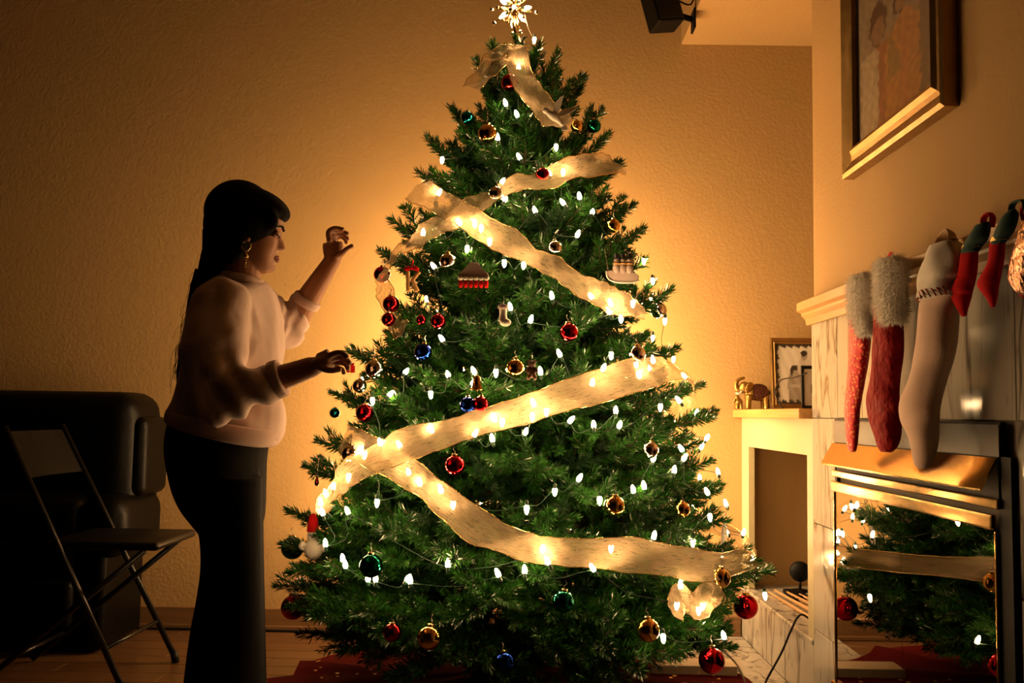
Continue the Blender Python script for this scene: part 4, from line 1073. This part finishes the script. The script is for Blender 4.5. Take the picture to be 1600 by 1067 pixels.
# 3 long cream
t = stocking('long cream cloth stocking with pale gathered cuff and a red stitched line', (1470, 370))
R = stocking_geo([(452,1437,1500),(500,1434,1500),(550,1428,1494),(590,1420,1482),(625,1408,1474),(655,1408,1470),(680,1418,1468),(705,1424,1463),(725,1428,1454),(732,1434,1447)], XS - .02, .045, .05)
bm = bmesh.new(); rings(bm, R); obj('sock', bm, M['cream'], t)
R = stocking_geo([(380,1454,1497),(386,1448,1503),(410,1441,1508),(440,1435,1508),(462,1433,1502),(468,1440,1495)], XS - .022, .050, .10, 26)
bm = bmesh.new(); rings(bm, R); obj('cuff', bm, M['creamcuff'], t)
R2 = stocking_geo([(452,1433,1506),(456,1433,1506),(460,1433,1505)], XS - .022, .052, .10, 26)
bm = bmesh.new()
for k in range(26): 
    a, b = R2[8][k], R2[30][(k + 1) % 26]; b = b + Vector((0, 0, -.012)); tube(bm, [a, b], .0022, 4)
o = obj('stitching', bm, M['stitch'], t)
hanger(t, [atX(1466, 386, XS), atX(1474, 372, XS + .01), atX(1484, 361, XS + .01), atX(1489, 372, XS + .01), atX(1487, 386, XS)], .013, 'tan', (1, .2))
# 4, 5 small red with green cuffs
def small(rows, cuffrows, trim, x, label, loop, lm):
    t = stocking(label, (x, 370))
    bm = bmesh.new(); rings(bm, stocking_geo(rows, XS - .012, .022, .03)); obj('sock', bm, M['redfelt'], t)
    bm = bmesh.new(); rings(bm, stocking_geo(cuffrows, XS - .014, .026, .05)); obj('cuff', bm, M['greenfelt'], t)
    bm = bmesh.new(); rings(bm, stocking_geo(trim, XS - .015, .028, .03)); obj('trim_band', bm, M['goldtrim'], t)
    hanger(t, [atX(a, b, XS) for a, b in loop], .007, lm, (1, .3))
small([(385,1502,1530),(420,1497,1528),(440,1490,1525),(455,1484,1522),(465,1486,1519),(480,1494,1514),(494,1502,1510)], [(350,1524,1546),(358,1518,1548),(375,1508,1546),(388,1502,1535),(396,1502,1530)], [(382,1503,1534),(385,1502,1533),(389,1502,1532)], 1520,
      'small red felt stocking with green cuff and gold band beside the cream stocking', [(1538,355),(1537,342),(1545,333),(1551,340),(1549,355)], 'redfelt')
small([(375,1546,1572),(405,1543,1570),(425,1534,1566),(440,1527,1564),(452,1531,1561),(466,1541,1559),(480,1548,1555)], [(328,1576,1588),(338,1564,1592),(360,1554,1588),(376,1548,1576),(382,1550,1570)], [(370,1548,1576),(374,1547,1575),(377,1547,1574)], 1565,
      'small dark red felt stocking with green cuff beside the foil stocking', [(1580,332),(1582,320),(1590,314),(1600,314),(1604,328)], 'greenfelt')
t = stocking('shiny copper foil stocking with red edging past the red felt stockings', (1605, 350))
R = stocking_geo([(342,1596,1640),(352,1592,1648),(385,1583,1650),(420,1577,1640),(440,1578,1632),(455,1588,1622),(461,1598,1612)], XS - .02, .040, .06)
bm = bmesh.new(); rings(bm, R); obj('sock', bm, M['foil'], t)
bm = bmesh.new(); tube(bm, [r[4] for r in R[::3]], .005, 6); tube(bm, [r[13] for r in R[::3]], .005, 6); obj('edging', bm, M['redfelt'], t)
hanger(t, [atX(1600, 345, XS), atX(1596, 330, XS), atX(1604, 318, XS), atX(1612, 335, XS)], .006, 'redfelt')

# ------------------------------------------------------------------ black recliner and folding chair
rc = empty('recliner', (-2.3, 4.15, 0), 'black leather recliner with plump cushions against the back wall', 'armchair')
def cushion(name, lo, hi, bev, parent=rc):
    bm = bmesh.new(); box(bm, lo, hi, bev, 5); return obj(name, bm, M['leather'], parent)
xr = atY(224, 700, 4.16).x
cushion('backrest', (xr - 1.05, 4.04, .50), (xr, 4.42, 1.065), .10)
cushion('back_wing', (xr - .05, 4.09, .62), (xr + .035, 4.38, .96), .040)
cushion('lower_cushion', (xr - 1.0, 3.94, .42), (xr - .15, 4.12, .64), .08)
cushion('armrest', (xr - .17, 3.90, .38), (xr + .03, 4.38, .640), .085)
cushion('armrest', (xr - 1.15, 3.90, .38), (xr - .96, 4.38, .640), .085)
cushion('seat', (xr - .97, 3.91, .26), (xr - .16, 4.14, .46), .07)
cushion('footrest', (xr - .97, 3.885, .08), (xr - .16, 3.945, .30), .028)
cushion('base', (xr - 1.08, 3.94, .012), (xr - .05, 4.36, .44), .03)

fc = empty('folding_chair', (-1.6, 3.58, 0), 'black metal folding chair in front of the black recliner', 'chair')
foot_f = atZ(275, 1030, 0.012); foot_n = Vector((foot_f.x - .02, foot_f.y - .45, .012))
topf = atY(97, 664, foot_f.y - .0); topn = Vector((topf.x + .01, foot_n.y, topf.z))
for a, b in ((foot_f, topf), (foot_n, topn)):
    bm = bmesh.new(); tube(bm, [a, a.lerp(b, .5), b], .012, 8); obj('front_leg', bm, M['blackmetal'], fc)
    bm = bmesh.new(); tube(bm, [a + Vector((0, 0, -.011)), a + Vector((-.01, 0, .03))], .016, 8); obj('foot', bm, M['rubber'], fc)
sz = .505; ys0, ys1 = foot_n.y + .02, foot_f.y - .02
xs1 = atY(274, 840, 3.6).x
bm = bmesh.new(); box(bm, (xs1 - .41, ys0, sz - .012), (xs1, ys1, sz + .018), .014, 3); obj('seat', bm, M['plastic'], fc)
for y_ in (ys0 + .012, ys1 - .012):
    a = Vector((xs1 - .05, y_, sz - .012)); b = Vector((xs1 - .62, y_, .012))
    bm = bmesh.new(); tube(bm, [a, b], .011, 8); obj('rear_leg', bm, M['blackmetal'], fc)
bm = bmesh.new()
q = [(foot_n.lerp(topn, s) , foot_f.lerp(topf, s)) for s in (.80, .86, .92, .98)]
R_ = []
for i in range(9):
    f_ = i / 8; bow = -.03 * math.sin(math.pi * f_)
    R_.append([a.lerp(b, f_) + Vector((bow + dx, 0, 0)) for (a, b), dx in zip(q, (0, 0, 0, 0))] + [a.lerp(b, f_) + Vector((bow - .012, 0, 0)) for (a, b) in q[::-1]])
rings(bm, R_); obj('backrest', bm, M['plastic'], fc, False)
bm = bmesh.new(); tube(bm, [foot_n.lerp(topn, .16), foot_f.lerp(topf, .16)], .008, 8); obj('crossbar', bm, M['blackmetal'], fc)
bm = bmesh.new(); tube(bm, [Vector((xs1 - .50, ys0 + .012, .115)), Vector((xs1 - .50, ys1 - .012, .115))], .008, 8); obj('crossbar', bm, M['blackmetal'], fc)

#PERSON
# ------------------------------------------------------------------ the woman
from mathutils import noise
DP = 2.55; PX = DP / F
def W(px, py, dy=0): return atY(px, py, DP + dy)
base = W(350, 1225, 0); base.z = 0.0
pe = empty('person', base, 'woman with long dark hair in pink sweater and black trousers reaching towards the tree', 'person')
def oring(pb, pf, hd, dy=0, n=28, sq=2.3):
    """horizontal-ish ring: pb/pf = (px,py) of its back and front points, hd = half depth"""
    a, b = W(*pb, dy), W(*pf, dy); c = (a + b) / 2; u = (b - a) / 2; r = []
    for k in range(n):
        an = 2 * math.pi * k / n; ca, sa = math.cos(an), math.sin(an)
        r.append(c + u * (math.copysign(abs(ca) ** (2 / sq), ca)) + Vector((0, hd * math.copysign(abs(sa) ** (2 / sq), sa), 0)))
    return r
def loft(bm, rows, dy=0, n=44, sq=2.3):
    A = crom([(*r[0], *r[1], r[2]) for r in rows], n)
    return rings(bm, [oring(tuple(a[:2]), tuple(a[2:4]), a[4], dy, 28, sq) for a in A])
# ---- head in its own frame: x forward, y to her left, z up
HK = .88; tilt = math.radians(8); turn = math.radians(10)
HC = W(393, 366, 0)
HR = Matrix.Rotation(turn, 3, 'Z') @ Matrix.Rotation(tilt, 3, 'Y')
def Hd(x, y, z): return HC + HR @ (Vector((x, y, z)) * HK)
FZ = [-.115, -.108, -.097, -.085, -.072, -.05, -.03, -.01, .012, .03, .05, .07, .09, .105, .115]
FX = [.050, .070, .080, .082, .081, .083, .083, .082, .080, .088, .091, .083, .064, .040, .0]
BX = [.005, -.010, -.022, -.032, -.045, -.062, -.078, -.088, -.094, -.097, -.095, -.086, -.068, -.042, .0]
WD = [.014, .030, .042, .050, .056, .063, .067, .070, .072, .0745, .075, .070, .056, .036, .004]
def gs(v, c, s): return math.exp(-((v - c) / s) ** 2)
def face_x(y, z):
    x = 0
    nz = np.interp(z, [-.040, -.035, -.026, -.012, .005, .022, .03], [0, .013, .027, .020, .012, .004, 0])
    x += nz * gs(y, 0, .0105 if z > -.012 else .0125)
    x += .007 * gs(z, -.031, .006) * (gs(y, .011, .006) + gs(y, -.011, .006))
    x += .009 * gs(z, -.056, .006) * gs(y, 0, .020) + .008 * gs(z, -.067, .006) * gs(y, 0, .017) - .004 * gs(z, -.0615, .0022) * gs(y, 0, .022)
    x += .009 * gs(z, -.094, .013) * gs(y, 0, .020)
    x -= .010 * gs(z, .010, .012) * (gs(y, .031, .014) + gs(y, -.031, .014))
    x += .004 * gs(z, .030, .007) * (gs(y, .026, .018) + gs(y, -.026, .018))
    x += .004 * gs(z, -.025, .018) * (gs(y, .040, .016) + gs(y, -.040, .016))
    return x
def head(bm):
    R = []
    for z in np.linspace(-.115, .115, 74):
        f, b, wd = (float(np.interp(z, FZ, q)) for q in (FX, BX, WD)); c = (f + b) / 2; a = (f - b) / 2; r = []
        for k in range(72):
            an = 2 * math.pi * k / 72; ca, sa = math.cos(an), math.sin(an)
            x = c + a * math.copysign(abs(ca) ** .86, ca); y = wd * math.copysign(abs(sa) ** .90, sa)
            if ca > 0: x += face_x(y, z) * min(1, ca * 3)
            r.append(Hd(x, y, z))
        R.append(r)
    rings(bm, R)
NS, FS_ = -.165, .165
sh_n, el_n, wr_n = W(346, 474, NS), W(340, 626, NS - .05), W(488, 573, NS - .06)
sh_f, el_f, wr_f = W(392, 474, FS_), W(452, 512, FS_ + .07), W(519, 408, FS_ + .03)
def finger(bm, pts, r0):
    tube(bm, pts, [r0 * (1 - .10 * i) for i in range(len(pts))], 10, 3 * len(pts))
    ellipsoid(bm, pts[-1], (r0 * .86,) * 3, None, 10, 8)
def body_shells():
    bm = bmesh.new(); head(bm)
    for s in (-1, 1):   # ears
        ellipsoid(bm, Hd(-.006, s * .073, -.004), (.017, .008, .030), Euler((0, -.15, s * -.35)), 16, 12)
        ellipsoid(bm, Hd(-.002, s * .072, -.030), (.008, .006, .010), None, 12, 8)
    tube(bm, [Hd(-.014, 0, -.03), Hd(-.012, 0, -.10), W(374, 446, 0), W(366, 476, 0)], [.052, .050, .056, .080], 18, 14)
    # trunk under the clothes
    tube(bm, [W(366, 470), W(368, 520), W(362, 600), W(346, 680), W(345, 740)], [.08, .10, .09, .09, .085], 18, 20, (1, 1))
    tube(bm, [sh_n, sh_n.lerp(el_n, .5), el_n, el_n.lerp(wr_n, .35), wr_n], [.048, .043, .037, .037, .0255], 16, 30)
    tube(bm, [sh_f, sh_f.lerp(el_f, .5), el_f, el_f.lerp(wr_f, .35), wr_f], [.046, .042, .037, .036, .0245], 16, 30)
    tube(bm, [W(366, 476, 0), sh_n], [.055, .040], 12); tube(bm, [W(370, 476, 0), sh_f], [.055, .040], 12)
    for dy in (-.085, .085):
        tube(bm, [W(345, 740, dy), W(360, 850, dy), W(360, 960, dy), W(352, 1080, dy), W(345, 1190, dy)], [.062, .052, .046, .042, .030], 14, 24)
        ellipsoid(bm, W(368, 1214, dy) , (.10, .036, .022))
    # near (right) hand: back of the hand up, fingers curling forward
    dy = NS - .06
    tube(bm, [wr_n, W(500, 569, dy), W(516, 564, dy)], [.022, .030, .029], 14, 10, (.70, 1.12), (0, 0, 1)); ellipsoid(bm, wr_n, (.026, .026, .024))
    tube(bm, [W(498, 566, dy), W(517, 560, dy)], [.022, .026], 12)
    for i, (k0, m1, m2, tp_) in enumerate((((514, 556), (527, 551), (536, 552), (541, 557)), ((517, 560), (532, 558), (541, 561), (545, 566)), ((518, 566), (532, 566), (541, 569), (543, 575)), ((515, 572), (527, 574), (535, 577), (537, 582)))):
        dz = dy - .022 + .016 * i
        finger(bm, [W(*k0, dz), W(*m1, dz), W(*m2, dz), W(*tp_, dz)], (.0085, .0088, .0084, .0074)[i])
    finger(bm, [W(496, 571, dy - .018), W(508, 577, dy - .034), W(519, 579, dy - .036), W(529, 577, dy - .032)], .0095)
    # far (left) hand raised, thumb and fingers pinching
    dy = FS_ + .03
    tube(bm, [wr_f, W(521, 394, dy), W(520, 379, dy)], [.021, .028, .028], 14, 10, (1.08, .68), (1, 0, 0)); ellipsoid(bm, wr_f, (.024, .024, .025))
    for i, (k0, m1, m2, tp_) in enumerate((((515, 378), (513, 363), (523, 356), (535, 358)), ((518, 376), (520, 363), (531, 360), (542, 365)), ((521, 376), (525, 366), (535, 366), (543, 373)), ((524, 377), (529, 370), (537, 372), (541, 379)))):
        dz = dy - .026 + .017 * i
        finger(bm, [W(*k0, dz), W(*m1, dz), W(*m2, dz), W(*tp_, dz)], (.0085, .0088, .0084, .0074)[i])
    finger(bm, [W(524, 402, dy - .012), W(534, 396, dy - .022), W(542, 389, dy - .022), W(549, 385, dy - .018)], .0098)
    return bm
link('body', remesh(body_shells(), .0030, 4, .5), pe, True, M['skin'])
for s in (-1, 1):
    bm = bmesh.new(); ellipsoid(bm, Hd(.0735, s * .031, .010), (.0112, .0125, .0105), None, 14, 10); obj('eye', bm, M['skin'], pe)
    bm = bmesh.new(); tube(bm, [Hd(.080, s * .019, .005), Hd(.0865, s * .028, .0015), Hd(.0845, s * .038, .003), Hd(.078, s * .045, .006)], .0016, 6, 10); obj('eyelashes', bm, M['hair'], pe)
    bm = bmesh.new(); tube(bm, [Hd(.0905, s * .012, .029), Hd(.0915, s * .024, .034), Hd(.086, s * .038, .034), Hd(.075, s * .050, .028)], [.0028, .0032, .0026, .001], 6, 12); obj('eyebrow', bm, M['hair'], pe)
bm = bmesh.new()
for z_, r_ in ((-.0565, .0042), (-.0665, .0048)): tube(bm, [Hd(.080, -.021, -.0615), Hd(.0885, -.011, z_), Hd(.0912, 0, z_), Hd(.0885, .011, z_), Hd(.080, .021, -.0615)], [.001, r_ * .85, r_, r_ * .85, .001], 8, 16)
obj('lips', bm, M['lip'], pe)
# earring on the near ear
bm = bmesh.new(); b2 = bmesh.new()
er = Hd(.000, -.081, -.040)
tube(bm, [er + Vector((.012 * math.cos(a), -.003, .012 * math.sin(a) - .010)) for a in np.linspace(0, 2 * math.pi, 20)], .0022, 6)
lathe(bm, [(.001, -.024), (.004, -.028), (.007, -.036), (.0075, -.040), (.001, -.041)], er, 12)
for k in range(4): ellipsoid(bm, er + Vector((0, 0, -.046 - .006 * k)), (.0024,) * 3, None, 8, 6)
obj('earring', bm, M['cap'], pe)
# ---- hair
bm = bmesh.new()
ellipsoid(bm, Hd(-.028, 0, .036), (.098, .086, .100)); ellipsoid(bm, Hd(.014, 0, .096), (.084, .068, .040), Euler((0, .42, 0)))
ellipsoid(bm, Hd(-.050, 0, .062), (.092, .080, .086))
for s in (-1, 1):
    ellipsoid(bm, Hd(.026, s * .058, .058), (.056, .022, .036), Euler((0, .85, 0))); ellipsoid(bm, Hd(.002, s * .066, .024), (.036, .018, .042), Euler((0, .4, 0))); ellipsoid(bm, Hd(-.050, s * .060, -.02), (.048, .028, .080))
TAIL = [(352, 345, .058), (346, 400, .050), (329, 450, .044), (315, 500, .036), (301, 550, .028), (289, 586, .019), (283, 610, .006)]
tube(bm, [W(a, b, 0) for a, b, r in TAIL], [r for a, b, r in TAIL], 16, 30, None)
hm = remesh(bm, .005, 4)
bm = bmesh.new(); bm.from_mesh(hm); bpy.data.meshes.remove(hm)
rg = random.Random(11); tp_ = crom([(*W(a, b, 0), r) for a, b, r in TAIL], 22)
for i in range(110):     # locks over the fall of hair
    an = rg.uniform(0, 2 * math.pi); s0 = rg.randint(0, 5); s1 = rg.randint(15, 21); k_ = rg.uniform(.75, 1.12); P = []; Rr = []
    for j in range(s0, s1 + 1, 2):
        x, y, z, r = tp_[j]; a2 = an + .06 * j * rg.uniform(-.3, .3)
        P.append(Vector((x + math.cos(a2) * r * k_, y + math.sin(a2) * r * k_, z))); Rr.append(.0045 * (1 - .7 * (j - s0) / max(1, s1 - s0)))
    if len(P) > 3: tube(bm, P, Rr, 5)
for i in range(70):      # strands over the crown
    an = rg.uniform(-1.5, 1.5); P = []
    for f_ in np.linspace(0, 1, 7):
        th_ = math.radians(62 - 150 * f_)
        P.append(Hd(-.026 + .102 * math.sin(th_), math.sin(an) * .090 * math.cos(th_ * .6) * (.4 + .6 * f_), .032 + .102 * math.cos(th_) * math.cos(an * .55)))
    tube(bm, P, [.0016 + .0012 * math.sin(3 * f_) for f_ in np.linspace(0, 1, 7)], 5, 14)
for i in range(40):      # flyaway hair at the back
    j = rg.randint(1, 17); x, y, z, r = tp_[j]; p = Vector((x - r * .9, y + rg.uniform(-.03, .03), z)); q = p + Vector((rg.uniform(-.03, -.008), rg.uniform(-.02, .02), rg.uniform(-.09, -.03)))
    tube(bm, [p, (p + q) / 2 + Vector((-.008, 0, .01)), q], .0006, 3, 6)
me = bpy.data.meshes.new('hair'); bm.to_mesh(me); bm.free(); link('hair', me, pe, True, M['hair'])
# ---- sweater
bm = bmesh.new()
loft(bm, [((350, 436), (408, 440), .070), ((336, 446), (417, 449), .125), ((322, 462), (425, 464), .165), ((310, 490), (436, 492), .178), ((303, 525), (444, 525), .176), ((297, 560), (445, 562), .168),
          ((288, 595), (443, 600), .165), ((277, 622), (442, 638), .168), ((270, 640), (440, 668), .172), ((268, 650), (432, 684), .170)], 0, 54, 2.2)
sl_n = [sh_n + Vector((0, .02, 0)), sh_n.lerp(el_n, .45) + Vector((0, -.008, 0)), el_n + Vector((-.006, 0, -.004)), el_n.lerp(wr_n, .30), el_n.lerp(wr_n, .55), el_n.lerp(wr_n, .63)]
ellipsoid(bm, sl_n[0], (.074, .070, .072)); tube(bm, sl_n, [.074, .070, .064, .062, .052, .043], 22, 40)
sl_f = [sh_f + Vector((0, -.02, 0)), sh_f.lerp(el_f, .5), el_f + Vector((.003, 0, -.006)), el_f.lerp(wr_f, .22), el_f.lerp(wr_f, .40)]
ellipsoid(bm, sl_f[0], (.072, .07, .07)); tube(bm, sl_f, [.072, .064, .055, .047, .039], 22, 36)
sm = remesh(bm, .0065, 5)
co = np.empty(len(sm.vertices) * 3); sm.vertices.foreach_get('co', co); co = co.reshape(-1, 3); nm = np.empty(len(sm.vertices) * 3); sm.vertices.foreach_get('normal', nm); nm = nm.reshape(-1, 3)
def near(p, a, b):
    d = b - a; t = np.clip(((p - a) @ d) / (d @ d), 0, 1); return np.linalg.norm(p - (a + t[:, None] * d), axis=1), t
an_, ae_, aw_ = (np.array(q) for q in (sh_n, el_n, wr_n)); bn_, be_, bw_ = (np.array(q) for q in (sh_f, el_f, wr_f))
disp = np.zeros(len(co))
for a_, e_, w_ in ((an_, ae_, aw_), (bn_, be_, bw_)):
    d1, t1 = near(co, a_, e_); d2, t2 = near(co, e_, w_)
    m1 = np.exp(-(np.maximum(d1 - .07, 0) / .03) ** 2) * np.clip(t1 * 2, 0, 1); m2 = np.exp(-(np.maximum(d2 - .06, 0) / .03) ** 2)
    disp += m1 * .003 * np.sin(t1 * 19 + co[:, 0] * 44 + co[:, 1] * 22) + m2 * .0045 * np.sin(t2 * 22 + co[:, 1] * 40 + co[:, 2] * 30)
for i in range(len(co)):
    x, y, z = co[i]
    disp[i] += .030 * noise.noise(Vector((x * 5 + z * 4.5, y * 5, z * 3.2 - x * 6))) + .010 * noise.noise(Vector((x * 16 + z * 9, y * 12, z * 9 - x * 12)))
co += nm * disp[:, None]; sm.vertices.foreach_set('co', co.ravel()); sm.update()
link('sweater', sm, pe, True, M['sweater'])
def hoop(name, rows, dy, n=10):
    bm = bmesh.new(); loft(bm, rows, dy, n, 2.2); return obj(name, bm, M['rib'], pe)
hoop('hem', [((270, 640), (442, 672), .176), ((267, 647), (438, 684), .180), ((267, 655), (428, 697), .178), ((270, 660), (418, 699), .168)], 0)
def cuff(a, b, s0, s1, r, lab):
    bm = bmesh.new(); p = a.lerp(b, s0); q = a.lerp(b, s1); tube(bm, [p, p.lerp(q, .15), p.lerp(q, .5), p.lerp(q, .9), q], [r * .85, r, r * 1.04, r, r * .86], 24, 14); return obj(lab, bm, M['rib'], pe)
cuff(el_n, wr_n, .57, .69, .046, 'cuff'); cuff(el_f, wr_f, .34, .46, .041, 'cuff')
bm = bmesh.new(); c0, c1 = W(350, 432), W(407, 441)
tube(bm, [(c0 + c1) / 2 + Vector((math.cos(a) * (c1 - c0).length * .52, math.sin(a) * .066, -(math.cos(a)) * .010 - .002)) for a in np.linspace(0, 2 * math.pi, 33)], .0095, 10, None, (1.3, .8)); obj('collar', bm, M['rib'], pe)
# ---- trousers
bm = bmesh.new()
loft(bm, [((274, 648), (418, 672), .158), ((268, 676), (414, 700), .166), ((267, 705), (411, 722), .170), ((272, 735), (410, 742), .172), ((280, 765), (409, 768), .172), ((292, 790), (408, 792), .168), ((306, 812), (407, 814), .145), ((322, 838), (400, 838), .10)], 0, 34)
for dy, o_ in ((-.086, 0), (.086, 3)):
    loft(bm, [((284 + o_, 745), (408, 745), .086), ((301 + o_, 785), (407 + o_, 785), .082), ((313 + o_, 830), (407 + o_, 830), .076), ((316 + o_, 880), (408 + o_, 880), .071), ((310 + o_, 930), (409 + o_, 930), .073),
              ((300 + o_, 985), (410 + o_, 985), .080), ((292 + o_, 1050), (411 + o_, 1050), .092), ((285 + o_, 1130), (413 + o_, 1130), .104), ((280 + o_, 1207), (415 + o_, 1207), .110)], dy, 60)
link('trousers', remesh(bm, .008, 4), pe, True, M['trousers'])
for dy in (-.085, .085):
    bm = bmesh.new(); tube(bm, [W(318, 1210, dy), W(345, 1206, dy), W(390, 1211, dy), W(420, 1214, dy)], [.034, .040, .042, .026], 14, 16, (.62, 1)); 
    for v in bm.verts: v.co.z = max(v.co.z, .004)
    obj('shoe', bm, M['rubber'], pe)
